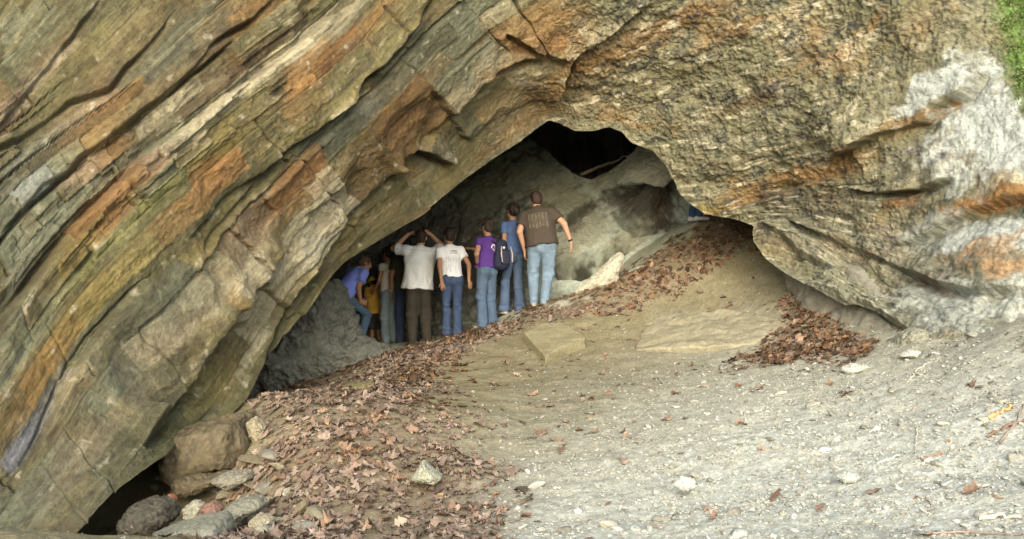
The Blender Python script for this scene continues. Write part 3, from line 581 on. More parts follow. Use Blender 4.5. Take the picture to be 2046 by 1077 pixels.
def make_cave_wall():
    U, V, R = 560, 330, 60
    t = np.array(W_TOP, float); b = np.array(W_BOT, float)
    x = np.linspace(t[0, 0], t[-1, 0], U)
    ty = np.interp(x, t[:, 0], t[:, 1]); by = np.interp(x, b[:, 0], b[:, 1])
    k = np.ones(7)/7; ty = np.convolve(np.pad(ty, 3, mode='edge'), k, 'valid')
    v = np.linspace(0, 1, V)[:, None]
    px = x[None]+0*v; py = ty+(by-ty)*v
    D = TPS([(q[0], q[1]) for q in W_DEP], [q[2] for q in W_DEP], lam=3e-4)(px, py)
    base = at(px, py, D); pf = base.reshape(-1, 3)
    nb = grid_normals(base); nb = nb*np.sign((nb*(-base+[0, 0, CAMZ])).sum(-1, keepdims=True))
    pxf = px.ravel(); pyf = py.ravel()
    wx = 9*fbm(pf, 2.5, 4, 151); wy = 9*fbm(pf, 2.5, 4, 152)
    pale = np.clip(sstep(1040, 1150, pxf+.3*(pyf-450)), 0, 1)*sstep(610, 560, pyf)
    ani = np.stack([(pxf*.5+pyf*.85)/60, (pxf*.85-pyf*.5)/190, pf[:, 1]*.3], -1)
    h = (1-.65*pale)*(.20*fbm(pf, 1.1, 4, 161)+.12*ridged(ani, 1.3, 4, 162)+.05*fbm(pf, 6, 4, 163))+(.03+.03*(1-pale))*fbm(ani, 3, 4, 164)+.02*fbm(pf, 13, 4, 165, .6)+.05*np.minimum(0, fbm(ani, 1.8, 4, 168))
    # the hollow under the pale ledge, and the torn seam beside the path
    for poly, dep, soft in (([(1205,375),(1260,366),(1320,372),(1350,352),(1400,352),(1420,430),(1360,450),(1300,470),(1262,478),(1225,430)], .38, 9),
                            ([(1105,545),(1125,520),(1175,500),(1215,498),(1240,478),(1262,492),(1228,525),(1180,552),(1120,566)], .5, 6), ([(1125,440),(1170,408),(1205,400),(1190,420),(1150,445)], .25, 5), ([(1085,455),(1120,425),(1160,440),(1120,470)], .18, 6)):
        d = in_poly(pxf+wx, pyf+wy, poly); h -= dep*sstep(-2, soft*2.2, d)*(1+.25*fbm(pf, 4, 4, 166))
    h = h+.05*fbm(pf, 3.5, 5, 169, .6)*np.exp(-(v*12+0*px).ravel())
    h = h.reshape(V, U); f = .6+.4*sstep(0, .04, v)
    p = base+nb*(h*(.5+.5*f))[..., None]
    pf = p.reshape(-1, 3); ani = ani+[0, 0, 1]*(h.reshape(-1, 1)*2.5)
    w = np.linspace(1, 0, R, endpoint=False)[:, None]
    by2 = np.interp(w, [0, .2, .6, .75, 1], [0, 1.0, 3.4, 4.0, 4.6]); bz2 = np.interp(w, [0, .2, .6, .75, 1], [0, -.9, -.7, .6, 5.0])
    back = np.stack([p[0][None, :, 0]+0*w, p[0][None, :, 1]+by2, p[0][None, :, 2]+bz2], -1)
    back = back+(.35*fbm(back.reshape(-1, 3), .9, 4, 177)).reshape(R, U, 1)*np.minimum(1, w*6)[..., None]*np.array([.3, -1, .4])
    c = np.zeros((len(pf), 3), np.float32)+np.array([.165, .188, .166], np.float32)
    m1 = fbm(ani, 1.6, 4, 171); m2 = fbm(pf, 5, 4, 172)
    c = mixc(c, (.36, .37, .30), sstep(.0, .8, m1)*.7)
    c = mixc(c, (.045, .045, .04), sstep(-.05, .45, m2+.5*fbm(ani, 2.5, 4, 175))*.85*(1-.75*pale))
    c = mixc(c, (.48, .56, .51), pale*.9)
    c = mixc(c, (.04, .04, .036), sstep(980, 820, pxf+.25*(pyf-450)+60*m1)*.75)  # dark rock plus the dim interior behind the left people, put into the colour
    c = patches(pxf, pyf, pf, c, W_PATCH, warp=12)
    c = mixc(c, (.09, .09, .075), sstep(.3, .8, fbm(ani, 3.0, 4, 173))*.6)
    c = mixc(c, (.34, .34, .28), sstep(.3, .8, fbm(pf, 9, 3, 174))*.35)
    c *= (1+.15*m2)[:, None]
    cb = np.zeros((R, U, 3), np.float32)+np.array([.30, .29, .27], np.float32)
    uv = np.zeros((R+V, U, 2), np.float32); uv[R:, :, 0] = ani[:, 0].reshape(V, U); uv[R:, :, 1] = ani[:, 1].reshape(V, U)
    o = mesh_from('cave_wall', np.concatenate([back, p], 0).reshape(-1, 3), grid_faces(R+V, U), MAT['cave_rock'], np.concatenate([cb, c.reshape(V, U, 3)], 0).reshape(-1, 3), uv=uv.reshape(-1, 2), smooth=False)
    tag(o, 'grey mottled rock wall at the back of the cave', 'cave wall', kind='structure')
    return o
# ------------------------------------------------------------------ stones, slabs, leaves, sticks
import bmesh
def outline_rock(name, outline, Y, depth, col, seed, rough=.05, sub=72, p=2.6, facet=.8, sink=0.0, moss=0, fac=5):
    """a stone whose silhouette follows an outline, with real depth: radius by direction, rounded off front and back"""
    o = np.array(outline, float); cx, cy = o.mean(0)
    pts = at(o[:, 0], o[:, 1], np.full(len(o), Y)); c3 = at(cx, cy, Y)
    q = pts-c3; ang = np.arctan2(q[:, 2], q[:, 0]); 
    na = sub*2; nz = sub
    th = np.linspace(-math.pi, math.pi, na, endpoint=False)
    # exact radius of the outline polygon in each direction
    R = np.full(na, 1e9)
    for (x0, z0), (x1, z1) in zip(q[:, [0, 2]], np.roll(q[:, [0, 2]], -1, axis=0)):
        dx, dz = np.cos(th), np.sin(th); ex, ez = x1-x0, z1-z0
        det = dx*(-ez)+dz*ex
        with np.errstate(divide='ignore', invalid='ignore'):
            r = (x0*(-ez)+z0*ex)/det; s = (dx*z0-dz*x0)/det
        ok = (r > 1e-6) & (s >= -1e-6) & (s <= 1+1e-6)
        R = np.where(ok & (r < R), r, R)
    R[R > 1e8] = np.median(R[R < 1e8])
    k = np.ones(5)/5; R = np.convolve(np.concatenate([R[-2:], R, R[:2]]), k, 'valid')
    ph = np.linspace(0, 1, nz)[:, None]*math.pi
    zz = -np.cos(ph); rr = (1-np.abs(zz)**p)**(1/p)
    P = np.stack([c3[0]+rr*R*np.cos(th), c3[1]+zz*depth+0*th, c3[2]+rr*R*np.sin(th)], -1)
    n = grid_normals(np.concatenate([P[:, -1:], P, P[:, :1]], 1))[:, 1:-1]
    n = n*np.sign((n*(P-c3)).sum(-1, keepdims=True))
    size = float(R.mean())
    f = fac/size*.35
    d = facet*.35*size*(np.abs(noise(P, f, seed))+.5*np.abs(noise(P, f*2.1, seed+1))-.35)+rough*size*fbm(P, f*5, 4, seed+2)
    P = P-n*(np.maximum(d, -.1*size)*np.minimum(1, rr*1.5))[..., None]
    c = np.zeros(P.shape, np.float32)+np.array(col, np.float32)
    m = fbm(P, f*2.5, 4, seed+4); c = c*(1+.28*m[..., None])
    c = mixc(c, np.array(col)*.4+.01, sstep(.05, .5, fbm(P, f*4, 4, seed+6))*.7); c = mixc(c, np.array(col)*1.6, sstep(.15, .6, fbm(P, f*9, 4, seed+7))*.45)
    if moss: c = mixc(c, (.17, .17, .06), sstep(-.1, .5, fbm(P, f*1.5, 3, seed+5))*moss)
    i = np.arange(nz*na).reshape(nz, na); j = np.roll(i, -1, 1)
    F = np.stack([i[:-1], j[:-1], j[1:], i[1:]], -1).reshape(-1, 4)
    V = P.reshape(-1, 3); org = np.array([c3[0], c3[1], V[:, 2].min()])
    ob = mesh_from(name, V-org, F, MAT['stone'], c.reshape(-1, 3), uv=(V*[2, 2, 2]).astype(np.float32), smooth=(sub < 100))
    ob.location = org
    return ob
def slab_on_ground(name, outline, lift, thick, col, seed, rough=.02):
    """a flat slab lying on the ground: top outline raised by lift, body thick"""
    top = np.array([ground_at(x, y) for x, y in outline]); c3 = top.mean(0)
    u, s, vt = np.linalg.svd(top-c3); nrm = vt[2]*np.sign(vt[2][2])
    top = top-((top-c3)@nrm)[:, None]*nrm+nrm*lift
    bm = bmesh.new()
    f = bm.faces.new([bm.verts.new(v) for v in top])
    r = bmesh.ops.extrude_face_region(bm, geom=[f])
    for v in r['geom']:
        if isinstance(v, bmesh.types.BMVert): v.co = v.co-__import__('mathutils').Vector(nrm*thick)*1.0
    bmesh.ops.recalc_face_normals(bm, faces=bm.faces)
    bmesh.ops.bevel(bm, geom=list(bm.edges), offset=.012, segments=2, affect='EDGES', profile=.6)
    bmesh.ops.triangulate(bm, faces=[q for q in bm.faces if len(q.verts) > 4])
    for _ in range(5):
        bmesh.ops.subdivide_edges(bm, edges=[e for e in bm.edges if e.calc_length() > .05], cuts=1, use_grid_fill=True)
        bmesh.ops.triangulate(bm, faces=[q for q in bm.faces if len(q.verts) > 4])
    bmesh.ops.triangulate(bm, faces=bm.faces)
    bm.normal_update(); bm.verts.ensure_lookup_table()
    V = np.array([v.co for v in bm.verts]); Nn = np.array([v.normal for v in bm.verts]); F = np.array([[v.index for v in q.verts] for q in bm.faces])
    bm.free()
    ani = V@np.array([[1, 0, 0], [0, 1, 0], [0, 0, 3]])
    V = V+Nn*(rough*fbm(ani, 3, 4, seed)+.006*fbm(ani, 20, 3, seed+1))[:, None]
    c = np.zeros(V.shape, np.float32)+np.array(col, np.float32); m = fbm(ani, 4, 4, seed+2); c = c*(1+.22*m)[:, None]
    c = mixc(c, np.array([.17, .145, .085]), sstep(.1, .7, fbm(ani, 2.2, 4, seed+3))*.6)
    org = V.mean(0); org[2] = V[:, 2].min()
    o = mesh_from(name, V-org, F, MAT['stone'], c, uv=(V*2).astype(np.float32), smooth=True); o.location = org
    return o
GST = (.22, .215, .175)
def make_rocks():
    def R(name, label, cat, *a, group=None, **k):
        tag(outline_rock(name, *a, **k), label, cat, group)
    R('boulder', 'big grey mottled boulder leaning under the overhang beside the crouching person', 'boulder',
      [(450,800),(480,740),(540,690),(580,620),(620,580),(652,566),(670,560),(684,584),(696,612),(712,645),(714,668),(740,690),(785,706),(780,735),(730,765),(680,790),(590,815)], 13.3, .85, (.125, .132, .112), 301, rough=.06, sub=190, p=2.2, facet=.6, fac=6)
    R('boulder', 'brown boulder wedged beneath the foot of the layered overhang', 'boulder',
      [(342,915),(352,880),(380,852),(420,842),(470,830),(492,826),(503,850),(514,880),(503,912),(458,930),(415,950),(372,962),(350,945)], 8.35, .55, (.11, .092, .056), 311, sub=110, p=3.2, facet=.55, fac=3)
    R('stone', 'small pale flake standing against the right side of the brown boulder', 'stone', [(494,842),(513,832),(529,852),(531,878),(515,893),(500,872)], 8.25, .10, (.26, .235, .16), 321)
    R('stone', 'flat brown stone lying just below the brown boulder', 'stone', [(352,955),(380,948),(430,950),(452,938),(462,950),(420,975),(380,990),(345,985)], 7.8, .2, (.11, .09, .055), 322, p=3)
    R('stone', 'dark grey stone deep in the shadow at the foot of the overhang', 'stone', [(246,1040),(270,1008),(305,996),(340,1003),(352,1030),(330,1055),(280,1075),(250,1070)], 6.9, .25, (.075, .07, .052), 323)  # colour darkened to stand in for the shadow it lies in
    R('stone', 'pale upright stone between the dark grey stone and the maroon stone', 'stone', [(368,1015),(388,1000),(410,1008),(416,1035),(398,1052),(372,1048)], 6.8, .1, (.28, .27, .20), 324)
    R('stone', 'small maroon stone among pale rubble at the lower left', 'stone', [(402,1012),(425,1002),(446,1014),(442,1036),(410,1040)], 6.75, .09, (.20, .12, .09), 325)
    R('stone', 'large pale flat slab at the bottom edge below the overhang', 'stone', [(280,1082),(330,1060),(395,1040),(446,1034),(456,1058),(448,1092),(400,1120),(290,1120)], 6.1, .28, (.21, .215, .165), 326, p=4, facet=.25)
    R('stone', 'long grey stone at the edge of the leaf litter right of the maroon stone', 'stone', [(438,1026),(470,1002),(520,992),(534,1008),(486,1036),(450,1044)], 6.75, .16, (.19, .19, .15), 327)
    R('stone', 'rounded tan stone beside the leaf litter at the bottom edge', 'stone', [(498,1042),(520,1025),(548,1036),(540,1062),(510,1072)], 6.35, .1, (.30, .275, .195), 328)
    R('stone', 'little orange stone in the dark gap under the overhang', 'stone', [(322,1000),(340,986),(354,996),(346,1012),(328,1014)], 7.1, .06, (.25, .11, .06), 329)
    R('stone', 'small grey stone in front of the brown boulder', 'stone', [(420,960),(450,945),(500,940),(505,955),(460,978)], 7.6, .15, (.21, .20, .155), 330)
    R('stone', 'low mossy stone half buried in dead leaves below the grey boulder', 'stone', [(668,788),(688,771),(736,765),(776,778),(774,797),(720,806)], 10.6, .35, (.22, .20, .095), 331, p=3.4, moss=.4, facet=.2)
    R('stone', 'grey triangular stone poking out of the dead leaves', 'stone', [(822,958),(845,920),(862,936),(884,952),(870,966)], 7.0, .12, (.27, .28, .22), 332)
    R('stone', 'pale pointed slab standing on the crest beside the path', 'stone',
      [(1140,590),(1160,572),(1196,540),(1224,513),(1240,503),(1247,510),(1242,532),(1236,550),(1236,566),(1200,580)], 14.35, .22, (.41, .40, .32), 333, rough=.03, sub=120, p=2.4, facet=.35)
    # the smooth grey rock face that comes out of the ground under the right lip: a bent slab half a metre thick
    bot = np.array([at(*q) for q in [(1575,560,12.6),(1610,600,11.8),(1680,660,10.75),(1745,708,9.75),(1800,735,9.25)]]); bot[:, 2] -= .25
    top = np.array([at(*q) for q in [(1570,440,12.9),(1640,500,12.2),(1720,550,11.25),(1800,610,10.4),(1890,650,9.8)]])
    kk = np.linspace(0, 4, 150); B = np.stack([np.interp(kk, range(5), bot[:, q]) for q in range(3)], -1); T = np.stack([np.interp(kk, range(5), top[:, q]) for q in range(3)], -1)
    off = np.array([.22, .5, .0]); v = np.linspace(0, 1, 90)[:, None, None]
    ring = np.concatenate([B[None]+(T-B)[None]*v, (T+off)[None]+((B+off)-(T+off))[None]*v, B[None]], 0)
    n = grid_normals(ring); mid = ring.reshape(-1, 3)*[1, 1, 1]
    h = .10*fbm(mid, [.8, .8, 1.6], 4, 601)+.02*fbm(mid, 7, 4, 602)-.07*np.exp(-((fbm(mid, .9, 2, 603)-.1)/.03)**2)
    ring = ring+n*h.reshape(ring.shape[:2])[..., None]
    c = np.zeros((ring.shape[0]*150, 3), np.float32)+np.array([.23, .225, .185], np.float32); c *= (1+.2*fbm(mid, 2.2, 4, 604)+.12*fbm(mid, 12, 3, 605))[:, None]; c = mixc(c, (.15, .13, .085), sstep(.1, .6, fbm(mid, 1.3, 3, 606))*.5)
    o0 = ring.reshape(-1, 3).mean(0); ob = mesh_from('rock_shelf', ring.reshape(-1, 3)-o0, grid_faces(*ring.shape[:2]), MAT['stone'], c, uv=(mid*2).astype(np.float32)); ob.location = o0
    tag(ob, 'smooth grey rock face under the right lip behind the leaf pile', 'rock')
    R('stone', 'greenish wedge of rock in the corner where the right cliff meets the ground', 'stone', [(1785,700),(1800,668),(1830,655),(1868,672),(1885,692),(1850,712)], 9.6, .25, (.22, .225, .175), 335)
    R('stone', 'white flat stone at the right tip of the leaf pile', 'stone', [(1678,738),(1702,726),(1735,731),(1722,744),(1690,748)], 9.1, .1, (.40, .41, .36), 336)
    R('stone', 'small white stone under the corner of the right cliff', 'stone', [(1795,712),(1815,699),(1838,702),(1830,715)], 9.0, .08, (.42, .43, .38), 337)
    R('stone', 'blue grey flat stone on the gravel near the bottom right', 'stone', [(1672,952),(1690,940),(1716,950),(1706,963),(1682,964)], 6.35, .06, (.36, .385, .35), 338)
    R('stone', 'white chunky stone in the gravel near the middle of the bottom edge', 'stone', [(1345,968),(1362,952),(1386,958),(1392,972),(1366,982)], 6.6, .05, (.48, .48, .42), 339)
    tag(slab_on_ground('stone_slab', [(1046,684),(1085,660),(1120,654),(1150,672),(1170,694),(1130,708),(1090,724),(1068,702)], .10, .2, (.26, .24, .15), 351), 'thick tilted tan slab lying alone on the bare slope', 'slab')
    tag(slab_on_ground('stone_slab', [(1270,700),(1285,648),(1330,628),(1450,628),(1562,640),(1575,660),(1500,690),(1400,705)], .025, .30, (.265, .25, .175), 361, rough=.05), 'broad pale slab nearly flush with the slope left of the leaf pile', 'slab')

LEAF_COLS = np.array([(.13, .085, .058), (.18, .12, .085), (.23, .16, .12), (.28, .21, .165), (.22, .175, .14), (.085, .06, .045), (.31, .25, .20), (.16, .10, .07), (.27, .165, .09), (.25, .20, .175), (.20, .155, .125)], np.float32)
def leaf_template(rg, n):
    """n leaves, 8 stations by 3: lobed, curled along and across"""
    y = np.linspace(-.5, .5, 8); base = np.array([.02, .13, .30, .17, .37, .20, .22, .015])
    w = base[None]*(1+.35*rg.normal(size=(n, 8))*.6); w = np.abs(w); w[:, 0] = .02; w[:, -1] = .015
    wr = base[None]*(1+.35*rg.normal(size=(n, 8))*.6); wr = np.abs(wr); wr[:, 0] = .02; wr[:, -1] = .015
    thin = (rg.uniform(0, 1, n) < .22)[:, None]; w = np.where(thin, w*.18, w); wr = np.where(thin, wr*.18, wr)      # bits of stalk and twig among the blades
    V = np.zeros((n, 8, 3, 3))
    V[:, :, 0, 0] = -w; V[:, :, 2, 0] = wr; V[..., 1] = y[None, :, None]
    cw = rg.uniform(-.5, 1.3, n)[:, None]; cl = rg.uniform(-.6, .8, n)[:, None]
    V[:, :, 0, 2] = cw*w**2*2; V[:, :, 2, 2] = cw*wr**2*2
    V[..., 2] += (cl*y[None]**2)[..., None]+.05*rg.normal(size=(n, 8, 3))
    V[:, :, :, 0] += (.25*rg.normal(size=n)[:, None]*y[None]**2)[..., None]
    return V
LEAF_F = grid_faces(8, 3)
def place_leaves(rg, pos, size, tilt, lift):
    n = len(pos); V = leaf_template(rg, n)*size[:, None, None, None]
    a = rg.uniform(0, 2*np.pi, n); tx = rg.normal(0, tilt, n); ty = rg.normal(0, tilt, n)
    ca, sa = np.cos(a), np.sin(a)
    def rot(V, c, s, i, j):
        x = V[..., i]*c[:, None, None]-V[..., j]*s[:, None, None]; z = V[..., i]*s[:, None, None]+V[..., j]*c[:, None, None]
        V = V.copy(); V[..., i] = x; V[..., j] = z; return V
    V = rot(V, np.cos(tx), np.sin(tx), 1, 2); V = rot(V, np.cos(ty), np.sin(ty), 0, 2); V = rot(V, ca, sa, 0, 1)
    # follow the slope
    e = .05; sx = (ground_z(pos[:, 0]+e, pos[:, 1])-ground_z(pos[:, 0]-e, pos[:, 1]))/(2*e); sy = (ground_z(pos[:, 0], pos[:, 1]+e)-ground_z(pos[:, 0], pos[:, 1]-e))/(2*e)
    V[..., 2] += V[..., 0]*sx[:, None, None]+V[..., 1]*sy[:, None, None]
    V[..., 2] -= np.minimum(V[..., 2].min((1, 2)), 0)[:, None, None]*.6
    V += pos[:, None, None, :]; V[..., 2] += lift[:, None, None]
    col = LEAF_COLS[rg.integers(0, len(LEAF_COLS), n)]*[.95, .93, .87]*rg.uniform(.45, 1.3, n)[:, None].astype(np.float32)
    dark_mix = sstep(-.1, .5, fbm(pos, .8, 3, 431)+.25*(pos[:, 1]-8.5)/3+.5*(pos[:, 0] > 1.5)); col = lerp(lerp(col, np.array([.25, .205, .17]), .35), col*np.array([.80, .73, .66]), dark_mix[:, None])  # darker and redder farther away, on the right and in noise patches
    C = np.repeat(col[:, None], 24, 1)*rg.uniform(.85, 1.15, (n, 24, 1)).astype(np.float32)
    return V.reshape(n, 24, 3), C
def scatter_points(rg, n, xr, yr, dens):
    out = []
    got = 0
    for _ in range(60):
        m = 20000
        # sample evenly over the ground
        p = np.stack([rg.uniform(*xr, m), rg.uniform(*yr, m), np.zeros(m)], -1); p[:, 2] = ground_z(p[:, 0], p[:, 1])
        px, py = proj(p); ok = (px > -250) & (px < 2300) & (py < 1250)
        p = p[ok]; w = dens(p); k = p[rg.uniform(0, 1, len(p)) < w]
        out.append(k); got += len(k)
        if got >= n: break
    return np.concatenate(out)[:n]
def make_leaves():
    rg = np.random.default_rng(21)
    def dens(p):
        ld, lm, gv, pt = ground_zone(p)
        cl = .5+.5*fbm(p, 1.7, 3, 401)
        return np.clip(ld*lerp(.30+.8*sstep(.2, .8, cl), 1.0, sstep(.8, 1.8, p[..., 0]))+lm*1.0*sstep(.1, .6, cl)+.012+.05*sstep(.55, .9, cl), 0, 1)*(1-.85*pt)*(1-.85*gv*(1-ld))
    P = scatter_points(rg, 16000, (-4.5, 5.5), (4.6, 16.5), dens)
    ld, lm, gv, pt = ground_zone(P)
    V, C = place_leaves(rg, P, np.clip(np.exp(rg.normal(math.log(.052), .45, len(P))), .018, .13), .24, rg.uniform(0, .022, len(P))*ld+.002)
    # leaf colour goes darker and redder with distance and on the right, per leaf
    n = len(P); F = (LEAF_F[None]+(np.arange(n)*24)[:, None, None]).reshape(-1, 4)
    o = mesh_from('fallen_leaves', V.reshape(-1, 3), F, MAT['leaf'], C.reshape(-1, 3))
    tag(o, 'brown dead leaves drifted over the slope under the overhang', 'leaves', kind='stuff')
    # leaves one can pick out on the bare ground
    lone = [(1330,842),(1250,877),(1120,905),(1065,790),(1035,752),(1080,868),(1185,866),(1265,752),(1215,790),(1100,815),(1245,925),(1050,1035),(1425,1035),(1405,775),(1180,800),(1480,850),(1745,985),(1940,985),(1985,995),(1415,1020),(1550,1000),(1640,1020),(1145,690),(1165,660),(1210,712),(1255,680),(1310,760),(1010,730),(985,770),(1370,690)]
    for q, (x, y) in enumerate(lone):
        g = ground_at(x, y); v, c = place_leaves(rg, g[None], np.array([rg.uniform(.09, .14)]), .25, np.array([.006]))
        big = (q < 2)
        c = c*0+np.array([(.27, .185, .135), (.30, .23, .175), (.18, .12, .085)], np.float32)[q % 3]*rg.uniform(.8, 1.15, (1, 24, 1)).astype(np.float32)
        ob = mesh_from('leaf', v[0]-g, LEAF_F, MAT['leaf'], c[0]); ob.location = g
        if q == 0: tag(ob, 'pinkish dead leaf alone on bare dirt above the middle of the gravel', 'leaf', 'single dead leaves on bare ground')
        else: tag(ob, 'single curled dead leaf lying apart from the leaf drifts on bare dirt or gravel', 'leaf', 'single dead leaves on bare ground')

def ico(sub):
    bm = bmesh.new(); bmesh.ops.create_icosphere(bm, subdivisions=sub, radius=1)
    v = np.array([q.co for q in bm.verts]); f = np.array([[w.index for w in q.verts] for q in bm.faces]); bm.free(); return v, f
def chips(rg, n, sub, size, flat=.55):
    """n angular stones: an icosphere cut by random planes"""
    v, f = ico(sub); out = np.zeros((n, len(v), 3))
    for i in range(n):
        k = rg.integers(6, 10); nn = rg.normal(size=(k, 3)); nn /= np.linalg.norm(nn, axis=1)[:, None]; d = rg.uniform(.45, 1, k)
        pr = np.maximum((v@nn.T)/d, 1e-6).max(1); out[i] = v/np.maximum(pr, .75)[:, None]
    dims = np.stack([rg.uniform(.7, 1.3, n), rg.uniform(.6, 1.1, n), flat*rg.uniform(.5, 1.2, n)], -1)
    out = out*dims[:, None]*size[:, None, None]
    a = rg.uniform(0, 2*np.pi, n); x = out[..., 0]*np.cos(a)[:, None]-out[..., 1]*np.sin(a)[:, None]; y = out[..., 0]*np.sin(a)[:, None]+out[..., 1]*np.cos(a)[:, None]
    t = rg.normal(0, .3, n); z = out[..., 2]*np.cos(t)[:, None]+x*np.sin(t)[:, None]; x = x*np.cos(t)[:, None]-out[..., 2]*np.sin(t)[:, None]
    return np.stack([x, y, z], -1), f
PEB = np.array([(.40, .41, .36), (.48, .49, .44), (.33, .33, .28), (.24, .235, .19), (.42, .40, .33), (.36, .385, .35), (.49, .505, .46)], np.float32)
def make_gravel():
    rg = np.random.default_rng(33)
    def dens(p):
        ld, lm, gv, pt = ground_zone(p); cl = .5+.5*fbm(p, 2.6, 3, 411)
        return np.clip(gv*(.3+.7*sstep(.3, .8, cl))+.03+.10*lm, 0, 1)*(1-.8*ld)
    P = scatter_points(rg, 38000, (-3.0, 5.5), (4.4, 14.5), dens)
    n = len(P); size = np.exp(rg.normal(math.log(.0058), .6, n)).clip(.0025, .035)
    out, f = chips(rg, n, 1, size)
    gv = ground_zone(P)[2]
    C = .98*PEB[rg.integers(0, len(PEB), n)]*rg.uniform(.75, 1.1, n)[:, None].astype(np.float32)
    C = lerp(C*.62, C, gv[:, None]).astype(np.float32)
    V = out+P[:, None]; V[..., 2] += (size*.15)[:, None]
    F = (f[None]+(np.arange(n)*len(out[0]))[:, None, None]).reshape(-1, 3)
    o = mesh_from('gravel', V.reshape(-1, 3), F, MAT['pebble'], np.repeat(C[:, None], out.shape[1], 1).reshape(-1, 3), smooth=False)
    tag(o, 'pale angular gravel strewn over the bright slope at the right', 'gravel', kind='stuff')
    # broken rubble under the foot of the overhang
    RB = [(362,1050),(372,985),(398,975),(430,985),(455,990),(472,975),(505,970),(530,975),(540,1005),(470,1060),(480,1075),(545,1070),(560,1045),(410,1075),(360,1068),(330,960),(312,975),(400,1058),(515,925),(540,915),(560,940),(575,985),(590,1030),(610,1062),(640,1040),(520,1068),(425,960)]
    for i, (x, y) in enumerate(RB):
        sz = float(rg.uniform(.04, .105)); v, f2 = chips(rg, 1, 4, np.array([sz]), .6); v = v[0]; v = v+(.06*sz*fbm(v/sz+i*3, 3, 4, 17))[:, None]
        c = np.zeros(v.shape, np.float32)+np.array([(.20, .185, .13), (.27, .265, .205), (.15, .13, .085), (.18, .175, .14)], np.float32)[i % 4]; c *= (1+.25*fbm(v/sz+i, 2.5, 4, 18))[:, None]
        ob = mesh_from('stone', v, f2, MAT['pebble'], c); ob.location = ground_at(x, y)+[0, 0, sz*.2]
        tag(ob, 'broken brown grey stone in the rubble at the lower left', 'stone', 'rubble under the foot of the overhang')
    # stones large enough to pick out
    Q = scatter_points(rg, 60, (-1.5, 4.5), (4.9, 10), lambda p: ground_zone(p)[2]*.9)
    sz = rg.uniform(.028, .06, 60)
    for i in range(60):
        v, f2 = chips(rg, 1, 3, sz[i:i+1], .5); v = v[0]
        v = v+(.05*sz[i]*fbm(v/sz[i]+i, 3, 3, 7))[:, None]
        c = np.zeros(v.shape, np.float32)+.85*PEB[rg.integers(0, len(PEB)-1)]; c *= (1+.2*fbm(v/sz[i]+i, 2, 3, 8))[:, None]
        ob = mesh_from('stone', v, f2, MAT['pebble'], c, smooth=True); ob.location = Q[i]+[0, 0, sz[i]*.12]
        tag(ob, 'loose fist sized pale stone lying on the bright gravel slope', 'stone', 'loose pale stones on the gravel')

def tube(pts, radii, seg=8, jit=0.0, seed=0):
    pts = np.asarray(pts, float); n = len(pts); t = np.gradient(pts, axis=0); t /= np.linalg.norm(t, axis=1)[:, None]
    up = np.array([0, 0, 1.]); a = np.cross(t, up); a /= np.linalg.norm(a, axis=1)[:, None]+1e-9; b = np.cross(a, t)
    th = np.linspace(0, 2*np.pi, seg, endpoint=False); rg = np.random.default_rng(seed)
    r = np.asarray(radii, float)[:, None]*(1+jit*rg.normal(size=(n, seg)))
    V = pts[:, None]+r[..., None]*(np.cos(th)[None, :, None]*a[:, None]+np.sin(th)[None, :, None]*b[:, None])
    i = np.arange(n*seg).reshape(n, seg); j = np.roll(i, -1, 1)
    F = np.stack([i[:-1], j[:-1], j[1:], i[1:]], -1).reshape(-1, 4)
    V = np.concatenate([V.reshape(-1, 3), pts[:1], pts[-1:]])
    c0 = np.stack([i[0], np.roll(i[0], -1), np.full(seg, n*seg)], -1); c1 = np.stack([np.roll(i[-1], -1), i[-1], np.full(seg, n*seg+1)], -1)
    return V, [F, np.concatenate([c0, c1])]
